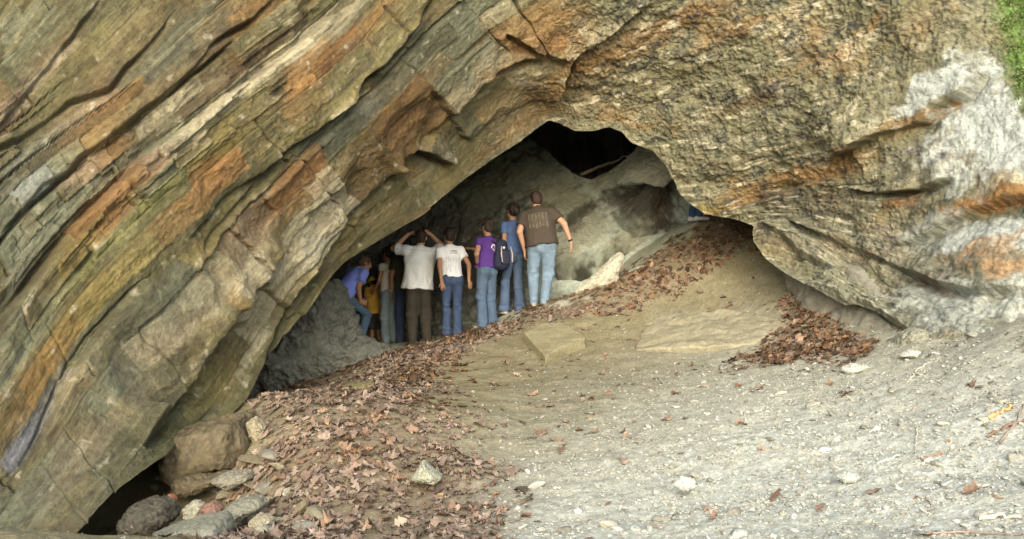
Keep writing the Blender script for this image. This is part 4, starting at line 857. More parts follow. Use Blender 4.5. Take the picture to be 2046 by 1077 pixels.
def make_sticks():
    rg = np.random.default_rng(44)
    def stick(name, label, pts, r, col, group=None):
        pts = np.array(pts); k = np.linspace(0, len(pts)-1, 14); P = np.stack([np.interp(k, range(len(pts)), pts[:, q]) for q in range(3)], -1)
        P[1:-1] += rg.normal(0, r*.6, P[1:-1].shape); R = np.linspace(r, r*.55, 14)
        V, F = tube(P, R, 8, .12, int(rg.integers(1e6))); c = np.zeros(V.shape, np.float32)+np.array(col, np.float32)*rg.uniform(.8, 1.2, (len(V), 1)).astype(np.float32)
        o = mesh_from(name, V-P[0], F, MAT['wood'], c); o.location = P[0]; tag(o, label, 'stick', group)
    stick('wooden_pole', 'bare straight pole leaning across the black hole at the back', [at(1160, 349, 17.1), at(1254, 313, 16.95)], .032, (.42, .36, .29))
    def G(x, y, h=.015): return ground_at(x, y)+[0, 0, h]
    stick('stick', 'thin bleached stick pointing up the gravel below the right cliff', [G(1815,765), G(1832,742), G(1852,730)], .008, (.50, .46, .38))
    stick('stick', 'short bleached stick lying across the middle of the gravel', [G(1757,928), G(1798,913)], .009, (.55, .52, .44))
    stick('stick', 'thin grey stick pointing towards the viewer on the right gravel', [G(1832,862), G(1829,912)], .006, (.50, .48, .40))
    stick('stick', 'reddish stick lying low on the right gravel', [G(1842,922), G(1862,916), G(1885,908)], .009, (.30, .19, .13))
    stick('branch', 'orange brown bark strip lying at the right edge of the gravel', [G(1978,838), G(2000,826), G(2026,818)], .018, (.46, .30, .16))
    stick('stick', 'dark twig with the bark on at the right edge', [G(1975,875), G(2005,860), G(2046,842)], .013, (.20, .13, .10))
    stick('stick', 'grey twig crossing the dark twig at the right edge', [G(1995,890), G(2030,850), G(2050,805)], .010, (.26, .21, .18))
    stick('stick', 'pale broken stick near the bottom right corner', [G(1960,1040), G(2000,1035), G(2046,1040)], .014, (.52, .49, .42))
    stick('stick', 'long thin twig along the bottom right edge', [G(1850,1072), G(1950,1068), G(2046,1074)], .006, (.30, .22, .17))
    stick('stick', 'short twig beside the leaf pile on the middle slope', [G(1500,780), G(1530,770)], .006, (.25, .18, .12))
    # debris heap at the right edge and leaf clumps
def make_moss():
    """tufts of moss and small leaves on the shoulder of rock at the upper right"""
    rg = np.random.default_rng(55); n = 9500
    cl = bpy.data.objects['cliff']; me = cl.data; v = np.empty(len(me.vertices)*3, np.float32); me.vertices.foreach_get('co', v); v = v.reshape(-1, 3)
    px, py = proj(v); d = in_poly(px+30*fbm(v, 3, 3, 61), py+30*fbm(v, 3, 3, 62), [(1972,-60),(1985,20),(2004,90),(2020,190),(2120,260),(2240,200),(2240,-60)])
    cand = np.nonzero((d > 0) & (v[:, 1] < 12) & (noise(v, 5, 66)+.35 > rg.uniform(0, .8, len(v))))[0]; ii = rg.choice(cand, min(n, len(cand)*2))
    pos = v[ii]+rg.normal(0, .012, (len(ii), 3)); m = len(ii)
    s = rg.uniform(.012, .034, m)[:, None, None]
    a = rg.normal(size=(m, 3)); a /= np.linalg.norm(a, axis=1)[:, None]; b = np.cross(a, rg.normal(size=(m, 3))); b /= np.linalg.norm(b, axis=1)[:, None]
    Q = np.stack([0*a, .5*a+.35*b, a*1.0, .5*a-.35*b], 1)*s; Q[..., 1] -= .03; Q += pos[:, None]
    C = np.array([(.10, .175, .04), (.15, .235, .06), (.06, .105, .03), (.17, .22, .08)], np.float32)[rg.integers(0, 4, m)]
    o = mesh_from('moss', Q.reshape(-1, 3), np.arange(m*4).reshape(-1, 4), MAT['leaf'], np.repeat(C[:, None], 4, 1).reshape(-1, 3), smooth=False)
    tag(o, 'bright green moss and tiny plants on the upper right rock', 'moss', kind='stuff')
# ------------------------------------------------------------------ people: bodies and clothes grown from smooth distance fields
class Field:
    def __init__(s, lo, hi, h):
        s.h = h; s.lo = np.asarray(lo, float)-3*h
        s.n = np.ceil((np.asarray(hi, float)+3*h-s.lo)/h).astype(int)+1
        s.d = np.full(s.n, 1.0, np.float32)
    def box(s, lo, hi):
        a = np.clip(np.floor((lo-s.lo)/s.h).astype(int), 0, s.n-1); b = np.clip(np.ceil((hi-s.lo)/s.h).astype(int)+1, 1, s.n)
        if np.any(b <= a): return None, None
        ax = [(s.lo[k]+s.h*np.arange(a[k], b[k])).astype(np.float32) for k in range(3)]
        return tuple(slice(a[k], b[k]) for k in range(3)), np.stack(np.meshgrid(*ax, indexing='ij'), -1)
    def join(s, sl, d, k):
        o = s.d[sl]
        if k <= 0: s.d[sl] = np.minimum(o, d); return
        h = np.clip(.5+.5*(o-d)/k, 0, 1); s.d[sl] = o*(1-h)+d*h-k*h*(1-h)
    def cap(s, a, b, ra, rb, k=.02):
        a = np.asarray(a, float); b = np.asarray(b, float); R = max(ra, rb)+k+.03
        sl, P = s.box(np.minimum(a, b)-R, np.maximum(a, b)+R)
        if sl is None: return
        ab = b-a; t = np.clip(((P-a)@ab)/(ab@ab+1e-9), 0, 1)
        s.join(sl, (np.linalg.norm(P-a-t[..., None]*ab, axis=-1)-(ra+(rb-ra)*t)).astype(np.float32), k)
    def loft(s, a, b, ra, rb, side, k=.03):
        """elliptical limb: ra, rb = (half width along side, half depth) at each end"""
        a = np.asarray(a, float); b = np.asarray(b, float); R = max(*ra, *rb)+k+.04
        sl, P = s.box(np.minimum(a, b)-R, np.maximum(a, b)+R)
        if sl is None: return
        ab = b-a; l = np.linalg.norm(ab); z = ab/l; x = np.asarray(side, float); x = x-(x@z)*z; x /= np.linalg.norm(x); y = np.cross(z, x)
        Q = P-a; t = np.clip((Q@z)/l, 0, 1); rx = ra[0]+(rb[0]-ra[0])*t; ry = ra[1]+(rb[1]-ra[1])*t
        e = Q@z-t*l
        m = np.minimum(rx, ry)
        q = np.sqrt(((Q@x)/rx)**2+((Q@y)/ry)**2+(e/m)**2)
        s.join(sl, ((q-1)*m).astype(np.float32), k)
    def ell(s, c, r, k=.02, rot=None, cut=None):
        c = np.asarray(c, float); r = np.asarray(r, float); R = r.max()+k+.03
        sl, P = s.box(c-R, c+R)
        if sl is None: return
        Q = P-c
        if rot is not None: Q = Q@rot
        d = ((np.linalg.norm(Q/r, axis=-1)-1)*r.min()).astype(np.float32)
        if cut is not None: d = np.maximum(d, cut(P).astype(np.float32))
        s.join(sl, d, k)
    def cut(s, f):
        """keep only where f(points) < 0"""
        sl, P = s.box(s.lo, s.lo+s.h*s.n); s.d[sl] = np.maximum(s.d[sl], f(P).astype(np.float32))
    def mesh(s):
        d = s.d; ins = d < 0
        c = np.zeros(tuple(s.n-1), np.uint8)
        for dx in (0, 1):
            for dy in (0, 1):
                for dz in (0, 1): c += ins[dx:dx+s.n[0]-1, dy:dy+s.n[1]-1, dz:dz+s.n[2]-1]
        act = (c > 0) & (c < 8); idx = np.full(act.shape, -1, np.int64); A = np.argwhere(act); idx[act] = np.arange(len(A))
        acc = np.zeros((len(A), 3)); cnt = np.zeros(len(A))
        cor = [(x, y, z) for x in (0, 1) for y in (0, 1) for z in (0, 1)]
        for p in cor:
            for ax in range(3):
                if p[ax]: continue
                q = list(p); q[ax] = 1
                va = d[A[:, 0]+p[0], A[:, 1]+p[1], A[:, 2]+p[2]]; vb = d[A[:, 0]+q[0], A[:, 1]+q[1], A[:, 2]+q[2]]
                m = (va < 0) != (vb < 0); t = np.where(m, va/(va-vb+1e-12), 0)
                pt = np.array(p, float)[None]+0*acc; pt[:, ax] += t
                acc[m] += pt[m]; cnt[m] += 1
        V = s.lo+s.h*(A+acc/cnt[:, None]); F = []
        for ax in range(3):
            o1, o2 = [(1, 2), (2, 0), (0, 1)][ax]
            sl0 = [slice(1, -1)]*3; sl1 = [slice(1, -1)]*3
            sl0[ax] = slice(0, -1); sl1[ax] = slice(1, None)
            a = ins[tuple(sl0)]; b = ins[tuple(sl1)]
            for flip in (0, 1):
                E = np.argwhere((a & ~b) if flip == 0 else (~a & b))
                if not len(E): continue
                E = E+1; E[:, ax] -= 1
                def cell(i, j):
                    q = E.copy(); q[:, o1] -= i; q[:, o2] -= j; return idx[q[:, 0], q[:, 1], q[:, 2]]
                f = np.stack([cell(1, 1), cell(0, 1), cell(0, 0), cell(1, 0)], -1)
                F.append(f if flip == 0 else f[:, ::-1])
        return V, np.concatenate(F)
def vnormals(V, F):
    n = np.cross(V[F[:, 2]]-V[F[:, 0]], V[F[:, 3]]-V[F[:, 1]]); N_ = np.zeros_like(V)
    for k in range(4): np.add.at(N_, F[:, k], n)
    return N_/(np.linalg.norm(N_, axis=1)[:, None]+1e-12)
def rotm(axis, deg):
    a = math.radians(deg); c, s = math.cos(a), math.sin(a)
    return np.array({'x': [[1, 0, 0], [0, c, -s], [0, s, c]], 'y': [[c, 0, s], [0, 1, 0], [-s, 0, c]], 'z': [[c, -s, 0], [s, c, 0], [0, 0, 1]]}[axis])
def unit(v): v = np.asarray(v, float); return v/(np.linalg.norm(v)+1e-12)

def hand(f, wrist, d, n, sc=1.0, curl=.5, side=1):
    """palm, four bent fingers of different lengths and a thumb off the side of the palm; d along the fingers, n out of the palm"""
    d = unit(d); n = unit(np.asarray(n, float)-(np.asarray(n, float)@d)*d); x = np.cross(d, n)*side
    w = np.asarray(wrist, float)
    f.loft(w-.01*d, w+.085*sc*d, (.028*sc, .019*sc), (.041*sc, .014*sc), x, .012)
    for i, (o, L) in enumerate([(-.031, .066), (-.0105, .078), (.0105, .074), (.031, .058)]):
        o *= sc; L *= sc; a = w+.082*sc*d+o*x
        c1, c2 = curl*.7, curl*1.5
        b = a+L*.5*(math.cos(c1)*d+math.sin(c1)*n)+o*.12*x; c = b+L*.5*(math.cos(c2)*d+math.sin(c2)*n)
        f.cap(a, b, .0092*sc, .0085*sc, .003); f.cap(b, c, .0085*sc, .007*sc, .003)
    a = w+.025*sc*d-.03*sc*x; b = a+.035*sc*unit(.6*d-.75*x+.4*n); c = b+.032*sc*unit(.9*d-.2*x+.5*n)
    f.cap(a, b, .0125*sc, .0105*sc, .008); f.cap(b, c, .0105*sc, .008*sc, .003)

def person(label, px, fy, Y, H, heading, pose, skin, shirt, trousers, hair, shoes, group='people standing in the cave mouth', build=1.0, woman=False, extra=None):
    """local space: x to the person's right, y the way they face, z up, metres for 1.75 m; pose overrides joints"""
    s = H/1.75
    J = dict(hl=(-.095, 0, .93), hr=(.095, 0, .93), kl=(-.10, .02, .50), kr=(.10, .02, .50), al=(-.105, -.02, .085), ar=(.105, -.02, .085), tl=(0, 1, 0), tr=(0, 1, 0),
             pel=(0, 0, .96), wai=(0, .01, 1.12), che=(0, 0, 1.30), neck=(0, -.015, 1.475), head=(0, .015, 1.625),
             sl=(-.180, -.01, 1.395), sr=(.180, -.01, 1.395), el=(-.235, -.04, 1.135), er=(.235, -.04, 1.135), wl=(-.245, .03, .89), wr=(.245, .03, .89),
             hdl=(0, .15, -1), hdr=(0, .15, -1), hnl=(1, 0, 0), hnr=(-1, 0, 0), face=(0, 1, 0))
    P = {k: np.array(v, float) for k, v in J.items()}
    lean = pose.get('lean', (0, 0))         # forward and sideways lean of the upper body, degrees
    for k in pose:
        if k in P: P[k] = np.array(pose[k], float)
    RL = rotm('y', lean[1])@rotm('x', -lean[0])
    piv = P['pel'].copy()
    for k in ('wai', 'che', 'neck', 'head', 'sl', 'sr', 'el', 'er', 'wl', 'wr'):
        P[k] = piv+RL@(P[k]-piv)
    if 'abs' in pose:
        for k, v in pose['abs'].items(): P[k] = np.array(v, float)
    sidev = P['sr']-P['sl']; hips = P['hr']-P['hl']
    tors = unit(P['neck']-P['pel'])
    b = build; fw = .93 if woman else 1.0
    # ---- body
    allp = np.array([P[k] for k in ('hl', 'hr', 'kl', 'kr', 'al', 'ar', 'pel', 'neck', 'head', 'el', 'er', 'wl', 'wr')])
    lo = allp.min(0)-.24; hi = allp.max(0)+.24; lo[2] = min(lo[2], -.02)
    f = Field(lo, hi, .0072)
    fc = unit(P['face']); up = unit(P['head']-P['neck']); up = unit(up*.5+np.array([0, 0, 1])); fc = unit(fc-(fc@up)*up); rt = np.cross(fc, up)
    Hc = P['head']; M = np.stack([rt, fc, up], -1)
    f.ell(Hc+.025*up-.012*fc, (.074, .094, .092), .02, M)
    f.ell(Hc-.045*up+.022*fc, (.055, .066, .070), .03, M)
    f.cap(Hc-.085*up+.062*fc, Hc-.088*up+.05*fc, .022, .024, .02)
    f.cap(Hc+.012*up+.088*fc, Hc-.022*up+.106*fc, .010, .0145, .010)      # nose
    f.cap(Hc+.030*up+.080*fc-.03*rt, Hc+.030*up+.080*fc+.03*rt, .011, .011, .012)   # brow
    f.cap(Hc-.054*up+.082*fc-.016*rt, Hc-.054*up+.082*fc+.016*rt, .009, .009, .008)  # lips
    for q in (-1, 1): f.ell(Hc-.005*up-.012*fc+q*.076*rt, (.012, .022, .032), .006, M)
    f.cap(P['neck']-.03*tors, Hc-.05*up-.012*fc, .058*fw, .052*fw, .03)
    f.loft(P['che'], P['neck']-.05*tors, (.135*b*fw, .085*b), (.09*fw, .06), sidev, .05)
    f.loft(P['wai'], P['che'], (.115*b*fw, .08*b), (.135*b*fw, .088*b), sidev, .05)
    f.loft(P['pel'], P['wai'], (.13*b, .085*b), (.115*b*fw, .08*b), hips, .05)
    for S in 'lr':
        f.cap(P['neck']-.055*tors, P['s'+S], .045, .05*fw, .03)
        f.cap(P['s'+S], P['e'+S], .050*fw*b**.5, .039*fw*b**.5, .02); f.cap(P['e'+S], P['w'+S], .040*fw*b**.5, .027*fw, .015)
        f.cap(P['h'+S], P['k'+S], .072*b**.5, .046, .04); f.cap(P['k'+S], P['a'+S], .046, .036, .02)
        f.cap(P['k'+S]*.65+P['a'+S]*.35-.02*unit(P['t'+S]), P['k'+S]*.4+P['a'+S]*.6-.01*unit(P['t'+S]), .044, .040, .03)
        t = unit(P['t'+S]); f.cap(P['a'+S]+[0, 0, -.03], P['a'+S]+[0, 0, -.04]+.13*t, .035, .028, .02)
        hand(f, P['w'+S]+.012*unit(P['hd'+S]), P['hd'+S], P['hn'+S], (.93 if woman else 1.04), pose.get('curl', .55), 1 if S == 'l' else -1)
    V, F = f.mesh()
    c = np.zeros(V.shape, np.float32)+np.array(skin, np.float32)
    Q = (V-Hc)@M
    for q in (-1, 1):
        c[(np.hypot(Q[:, 0]-q*.031, Q[:, 2]-.012) < .013) & (Q[:, 1] > .05)] = (.55, .53, .50)
        c[(np.hypot(Q[:, 0]-q*.031, Q[:, 2]-.012) < .007) & (Q[:, 1] > .05)] = (.05, .03, .02)
        c[(np.abs(Q[:, 0]-q*.032) < .02) & (np.abs(Q[:, 2]-.033) < .006) & (Q[:, 1] > .05)] = np.array(hair.get('col', (.05, .03, .02)))*.8
    c[(np.abs(Q[:, 0]) < .024) & (np.abs(Q[:, 2]+.054) < .009) & (Q[:, 1] > .07)] = np.array(skin)*[1.0, .6, .6]
    c *= (1+.06*fbm(V, 20, 2, 501))[:, None]
    foot = np.array([(px-CX)/FPX*Y, Y, CAMZ+(CY-fy)/FPX*Y])
    root = mesh_from('person', V*s, F, MAT['skin'], c); root.location = foot; root.rotation_euler = (0, 0, math.radians(heading))
    tag(root, label, 'person', group)
    # ---- shirt
    hem = shirt.get('hem', .93); slv = shirt.get('sleeve', .55); loose = shirt.get('loose', 1.0)
    f = Field(np.minimum(lo, P['pel']-.3), hi, .0095)
    g = .018*loose
    f.loft(P['che'], P['neck']-.075*tors, (.160*b*fw+g, .100*b+g), (.095*fw+g, .062+g), sidev, .05)
    f.loft(P['wai'], P['che'], (.132*b*fw+g*1.1, .092*b+g), (.160*b*fw+g, .102*b+g), sidev, .06)
    f.loft(P['pel']-.08*tors, P['wai'], (.176*b+g, .132*b+g), (.140*b*fw+g*1.1, .100*b+g), hips, .06)
    f.cap(P['neck']-.05*tors, P['neck']-.012*tors, .072*fw, .062*fw, .03)
    for S in 'lr':
        a = P['s'+S]; e = P['e'+S]; m = a+(e-a)*slv
        f.cap(P['neck']-.07*tors, a, .06*fw, .056*fw+.3*g, .05)
    def trim(Pt):
        d = hem-(Pt-P['pel'])@tors-.96 if False else -((Pt-P['pel'])@tors-(hem-.96))
        return d+.006*np.sin(Pt[..., 0]*26+Pt[..., 1]*31)
    f.cut(trim)
    for S in 'lr':
        a = P['s'+S]; e = P['e'+S]; u = unit(e-a); m = a+(e-a)*slv
        f2 = Field.__new__(Field); f2.h, f2.lo, f2.n = f.h, f.lo, f.n; f2.d = np.full(f.n, 1.0, np.float32)
        f2.cap(a-.01*u-[0, 0, .012], m+.03*u, .055*fw*b**.4+.4*g, .055*fw*b**.4+.8*g, 0)
        f2.cut(lambda Pt: (Pt-m)@u)
        f.join(tuple(slice(0, q) for q in f.n), f2.d, .035)
    V, F = f.mesh(); Nn = vnormals(V, F)
    L = np.stack([(V-P['pel'])@unit(sidev), (V-P['pel'])@unit(np.cross(tors, unit(sidev))), (V-P['pel'])@tors], -1)
    sd = shirt.get('seed', 1)
    folds = .55*ridged(L*[1, 1, 1.1], [7, 7, 5], 2, sd)*.5+.45*fbm(L+[0, 0, .35*0], [9, 9, 4], 3, sd+3)
    low = sstep(.45, .1, L[:, 2])
    V2 = V+Nn*((.019*loose**.7*(.5+.5*low))*folds)[:, None]
    c = np.zeros(V.shape, np.float32)+np.array(shirt['col'], np.float32)
    if 'paint' in shirt: c = shirt['paint'](L, Nn, c, np.sign(L[:, 1]))
    c *= (1+.05*fbm(V, 14, 3, 77))[:, None]
    mesh_from('shirt', V2*s, F, MAT['cloth'], c, parent=root)
    # ---- trousers
    hem_ = hem
    f = Field(lo-.05, hi, .0095); tb = b**.6; fl = trousers.get('flare', 0); wide = trousers.get('wide', 1.0)
    top = trousers.get('top', max(hem_+.05, .98))
    f.loft(P['pel']-.05*tors, P['pel']+.1*tors, (.152*b, .104*b), (.130*b, .09*b), hips, .05)
    bk = -unit(np.cross(tors, unit(hips)))*-1
    fwd = unit(np.cross(tors, unit(hips)))
    for S, q in (('l', -1), ('r', 1)):
        f.ell(P['h'+S]*.9+P['pel']*.1-fwd*.045+[0, 0, -.005], (.082*b, .078*b, .092), .05)
        f.cap(P['h'+S]-[0, 0, .02], P['k'+S], .094*tb, .068*tb*wide, .035)
        f.cap(P['k'+S], P['a'+S]+[0, 0, -.005], .068*tb*wide, (.058+fl)*wide, .03)
        if fl: f.cap(P['k'+S]*.35+P['a'+S]*.65, P['a'+S]+[0, 0, -.02], .06, .062+fl, .03)
    end = trousers.get('end', .035)
    if end < .2: f.cut(lambda Pt: np.where(Pt[..., 2] < .25, end-Pt[..., 2]+.01*np.sin(Pt[..., 1]*30), -1.0))
    else: f.cut(lambda Pt: end-Pt[..., 2])
    f.cut(lambda Pt: ((Pt-P['pel'])@tors)-(top-.96))
    V, F = f.mesh(); Nn = vnormals(V, F)
    kz = np.exp(-((V[:, 2]-P['kl'][2])/.14)**2)+.8*np.exp(-((V[:, 2]-.12)/.09)**2)+.5*np.exp(-((V[:, 2]-P['pel'][2]+.13)/.08)**2)
    fo = fbm(V+[0, 0, .3*0], [6, 6, 17], 3, trousers.get('seed', 5))
    fo2 = fbm(V, [10, 10, 5], 2, trousers.get('seed', 5)+9)
    V2 = V+Nn*(.018*kz*fo+.008*fo2)[:, None]
    c = np.zeros(V.shape, np.float32)+np.array(trousers['col'], np.float32)
    if trousers.get('denim'):
        fade = fbm(V, [5, 5, 3], 3, 41)
        c *= (1+.30*fade+.22*(fo > .2)*kz)[:, None]
        for q in (-1, 1):        # back pockets
            rel = V-(P['hr' if q > 0 else 'hl']+[0, 0, .0]); bx = np.abs(rel@unit(hips)+.0); bz = rel[:, 2]+.0
            on = (rel@fwd < 0) & (np.maximum(np.abs(bx)-.055, np.abs(bz-.01)-.06) > -.008) & (np.maximum(np.abs(bx)-.055, np.abs(bz-.01)-.06) < 0)
            c[on] *= .72
    else: c *= (1+.10*fbm(V, 6, 3, 41))[:, None]
    mesh_from('trousers', V2*s, F, MAT['denim'] if trousers.get('denim') else MAT['cloth'], c, parent=root)
    # ---- shoes
    for S in 'lr':
        f = Field(P['a'+S]-[.2, .25, .15], P['a'+S]+[.2, .25, .1], .008); t = unit(np.array([P['t'+S][0], P['t'+S][1], 0])); a = P['a'+S]; g0 = a[2]-.085
        sx = np.cross(t, [0, 0, 1])
        heel = np.array([a[0], a[1], g0+.032])-.05*t; toe = np.array([a[0], a[1], g0+.030])+.16*t
        f.loft(heel, toe, (.040, .034), (.043, .028), sx, .02); f.cap(a+[0, 0, -.02], heel+.05*t+[0, 0, .02], .045, .045, .03)
        f.cut(lambda Pt: g0-Pt[..., 2])
        V, F = f.mesh(); c = np.zeros(V.shape, np.float32)+np.array(shoes['col'], np.float32); c[V[:, 2] < g0+.022] = shoes.get('sole', (.5, .5, .47))
        mesh_from('shoe', V*s, F, MAT['cloth'], c, parent=root)
    # ---- hair
    f = Field(Hc-[.22, .22, .45], Hc+[.2, .2, .24], .008)
    hv = hair.get('vol', 1.0)
    facecut = lambda Pt: np.minimum(((Pt-Hc)@fc)-(.045+.55*np.maximum(((Pt-Hc)@up)-.03, 0)), .06-((Pt-Hc)@up))
    f.ell(Hc+.034*up-.02*fc, (.086*hv, .102*hv, .097*hv), .0, M, facecut)
    f.ell(Hc-.03*up-.05*fc, (.072*hv, .055*hv, .062*hv), .025, M)
    if hair.get('style') == 'pony':
        a = Hc+.05*up-.11*fc; f.ell(a, (.035, .035, .035), .015); f.cap(a, a-.10*up-.05*fc, .030, .034, .02); f.cap(a-.10*up-.05*fc, a-.26*up-.03*fc, .034, .012, .02)
    if hair.get('style') == 'bun':
        f.ell(Hc+.07*up-.10*fc, (.055, .05, .05), .02); f.ell(Hc+.09*up-.06*fc, (.05, .04, .04), .03)
    if hair.get('style') == 'frizz':
        f.ell(Hc+.03*up-.08*fc, (.085, .075, .085), .03); f.ell(Hc+.0*up-.12*fc, (.05, .05, .06), .03); f.ell(Hc+.085*up-.05*fc, (.06, .06, .045), .03)
    if hair.get('style') == 'long':
        f.cap(Hc-.02*up-.07*fc, Hc-.20*up-.085*fc, .062, .055, .03); f.cap(Hc-.20*up-.085*fc, Hc-.30*up-.075*fc, .055, .03, .03)
    V, F = f.mesh(); Nn = vnormals(V, F); q = (V-Hc)@M
    st = fbm(q, [26, 26, 12], 3, 88)
    V = V+Nn*((.010+.012*(hair.get('style') == 'frizz'))*st)[:, None]
    c = np.zeros(V.shape, np.float32)+np.array(hair['col'], np.float32); c *= (1+.5*st)[:, None]
    mesh_from('hair', V*s, F, MAT['hair'], c, parent=root)
    if hair.get('cap'):
        f = Field(Hc-.3, Hc+.3, .008); f.ell(Hc+.035*up-.008*fc, (.094, .112, .100), 0, M, lambda Pt: .02-((Pt-Hc)@up))
        f.loft(Hc+.028*up+.09*fc, Hc+.018*up+.17*fc, (.07, .009), (.05, .007), rt, .01)
        V, F = f.mesh(); c = np.zeros(V.shape, np.float32)+np.array(hair['cap'], np.float32)
        mesh_from('cap', V*s, F, MAT['cloth'], c, parent=root)
    if extra: extra(P, s, root, foot)
    return root, P, s, foot
def to_world(p, s, root):
    a = root.rotation_euler[2]; q = rotm('z', math.degrees(a))@(np.asarray(p, float)*s); return q+np.array(root.location)
def band(P, s, root, S, r, col, w=.018, name='wristband'):
    """strap round a wrist, worn: a part of the person"""
    a = P['w'+S]; u = unit(P['e'+S]-a); c0 = a+.025*u
    V, F = tube([c0-w*u, c0-w*.5*u, c0+w*.5*u, c0+w*u], [r*.9, r, r, r*.95], 16)
    mesh_from(name, V*s, F, MAT['cloth'], np.zeros(V.shape, np.float32)+np.array(col, np.float32), parent=root)

SK1 = (.42, .25, .17); SK2 = (.36, .20, .13); SK3 = (.22, .115, .07); SK4 = (.30, .17, .11)
def make_people():
    HB = (.018, .012, .010); HBR = (.045, .026, .016)
    # -- man in the brown shirt
    def letters(L, Nn, c, back):
        on = (L[:, 1] < 0)
        x = L[:, 0]; z = L[:, 2]
        cell = np.floor((x+.15)/.05); fx = (x+.15)/.05-cell
        stroke = (np.abs(fx-.5) < .30) & (np.abs(x) < .15) & (z > .20+.012*np.sin(cell*2.1)) & (z < .415)
        hole = (np.abs(fx-.5) < .12) & (np.abs((z-.30)-.03*np.sin(cell*3)) < .045)
        m = (on & stroke & ~hole).astype(np.float32)*(.55+.4*fbm(L, 16, 3, 7))
        return mixc(c, (.15, .145, .11), np.clip(m, 0, 1))
    def p9x(P, s, root, foot): band(P, s, root, 'r', .036, (.02, .02, .022), .014, 'wristwatch')
    r9, P9, s9, f9 = person('tall man in a brown printed tee and pale blue jeans, walking away', 1082, 613, 14.8, 1.74, -6,
        dict(lean=(11, -8), head=(-.01, .03, 1.62), sl=(-.215, -.01, 1.39), sr=(.215, -.01, 1.39), el=(-.30, -.05, 1.15), wl=(-.275, .10, .90), er=(.37, -.05, 1.17), wr=(.43, .03, .905), hdl=(0, .1, -1), hdr=(.15, .15, -1), hnl=(1, .3, 0), hnr=(-1, .2, 0),
             face=(-.45, 1, -.05), kl=(-.125, .06, .5), al=(-.11, .0, .085), kr=(.10, .0, .5), ar=(.06, -.20, .10), hl=(-.105, 0, .93), hr=(.105, 0, .93)),
        SK1, dict(col=(.062, .052, .044), hem=.90, sleeve=.62, loose=1.5, paint=letters, seed=3), dict(col=(.15, .22, .30), denim=1, wide=1.12, seed=11), dict(col=(.035, .022, .018), vol=1.04, style='short'), dict(col=(.30, .28, .26)), build=1.30, extra=p9x)
    # the small black camera he carries
    h = P9['wl']+.075*unit(P9['hdl'])+np.array([.03, .01, -.02]); V = np.array(ico(3)[0]); V = np.sign(V)*np.abs(V)**.45
    cam_b = mesh_from('camera_body', V*[.017, .05, .035]*s9, ico(3)[1], MAT['plastic'], np.zeros(V.shape)+.012); 
    cb = cam_b; cb.location = to_world(h, s9, r9); cb.rotation_euler = (.2, 0, math.radians(-6)); tag(cb, "small black camera held in the brown shirted man's left hand", 'camera'); cb.name = 'compact_camera'
    V, F = tube([(-.012, 0, 0), (-.03, 0, 0), (-.036, 0, 0)], [.022, .021, .012], 14); mesh_from('lens', V*s9, F, MAT['plastic'], np.zeros(V.shape)+.02, parent=cb)
    # -- woman in blue
    person('woman with frizzy dark hair in a blue tee and flared jeans', 1026, 627, 15.3, 1.68, 42,
        dict(lean=(3, 0), el=(-.215, -.03, 1.14), wl=(-.09, .21, 1.03), hdl=(.5, .8, .1), hnl=(0, -.4, 1), er=(.225, -.02, 1.14), wr=(.12, .2, 1.03), hdr=(-.5, .8, .1), hnr=(0, -.4, 1), face=(.05, 1, -.15), kl=(-.10, .07, .5), al=(-.12, .10, .085), kr=(.09, .0, .5), ar=(.09, -.06, .085)),
        SK4, dict(col=(.07, .12, .27), hem=.96, sleeve=.5, loose=.7, seed=5), dict(col=(.065, .10, .175), denim=1, flare=.03, top=1.05, seed=12), dict(col=HB, style='frizz'), dict(col=(.42, .42, .40)), woman=True, build=.95)
    # -- woman in purple
    def swirl(L, Nn, c, back):
        x = L[:, 0]-.02; z = L[:, 2]-.33; r = np.hypot(x, z); a = np.arctan2(z, x)
        m = (L[:, 1] < 0) & (((np.abs(r-.055) < .010) & (a > -1.2)) | ((np.abs(r-.028) < .007) & (a < 1.6)))
        return mixc(c, (.62, .60, .66), m.astype(np.float32)*.9)
    def p7x(P, s, root, foot):
        band(P, s, root, 'l', .036, (.10, .03, .26), .03)
    r7, P7, s7, f7 = person('woman in a purple tee with a dark backpack, one hand on her hip', 973, 657, 14.9, 1.62, 46,
        dict(lean=(2, 3), el=(-.33, -.10, 1.17), wl=(-.20, .02, 1.02), hdl=(.55, .25, -.6), hnl=(.5, .3, .3), er=(.20, .14, 1.20), wr=(.03, .36, 1.30), hdr=(-.55, .8, .15), hnr=(0, -.3, -1), face=(.1, 1, .0), kl=(-.10, .03, .5), al=(-.10, .0, .085), kr=(.10, .02, .5), ar=(.09, -.04, .085), curl=.35),
        SK4, dict(col=(.075, .035, .19), hem=.98, sleeve=.45, loose=.8, paint=swirl, seed=6), dict(col=(.075, .115, .185), denim=1, flare=.018, wide=1.12, top=1.06, seed=13), dict(col=(.03, .02, .014), style='bun'), dict(col=(.3, .3, .3)), woman=True, build=1.08, extra=p7x)
    make_backpack(P7, s7, r7)
    # -- woman in white
    def print6(L, Nn, c, back):
        x = L[:, 0]; z = L[:, 2]; b_ = L[:, 1] < 0
        row = np.floor((z-.365)/.022); fz = (z-.365)/.022-row
        word = b_ & (np.abs(x-.03) < .062) & (row >= 0) & (row < 3) & (np.abs(fz-.5) < .33) & (np.sin(x*330+row*2) > -.55)
        c = mixc(c, (.07, .065, .06), word.astype(np.float32)*.85)
        k = np.floor((x+.12)/.028); fx = (x+.12)/.028-k
        st = b_ & (np.abs(x) < .12) & (np.abs(fx-.5) < .22) & (z < .32+.02*np.sin(k*1.7)) & (z > .12+.03*np.sin(k*2.3))
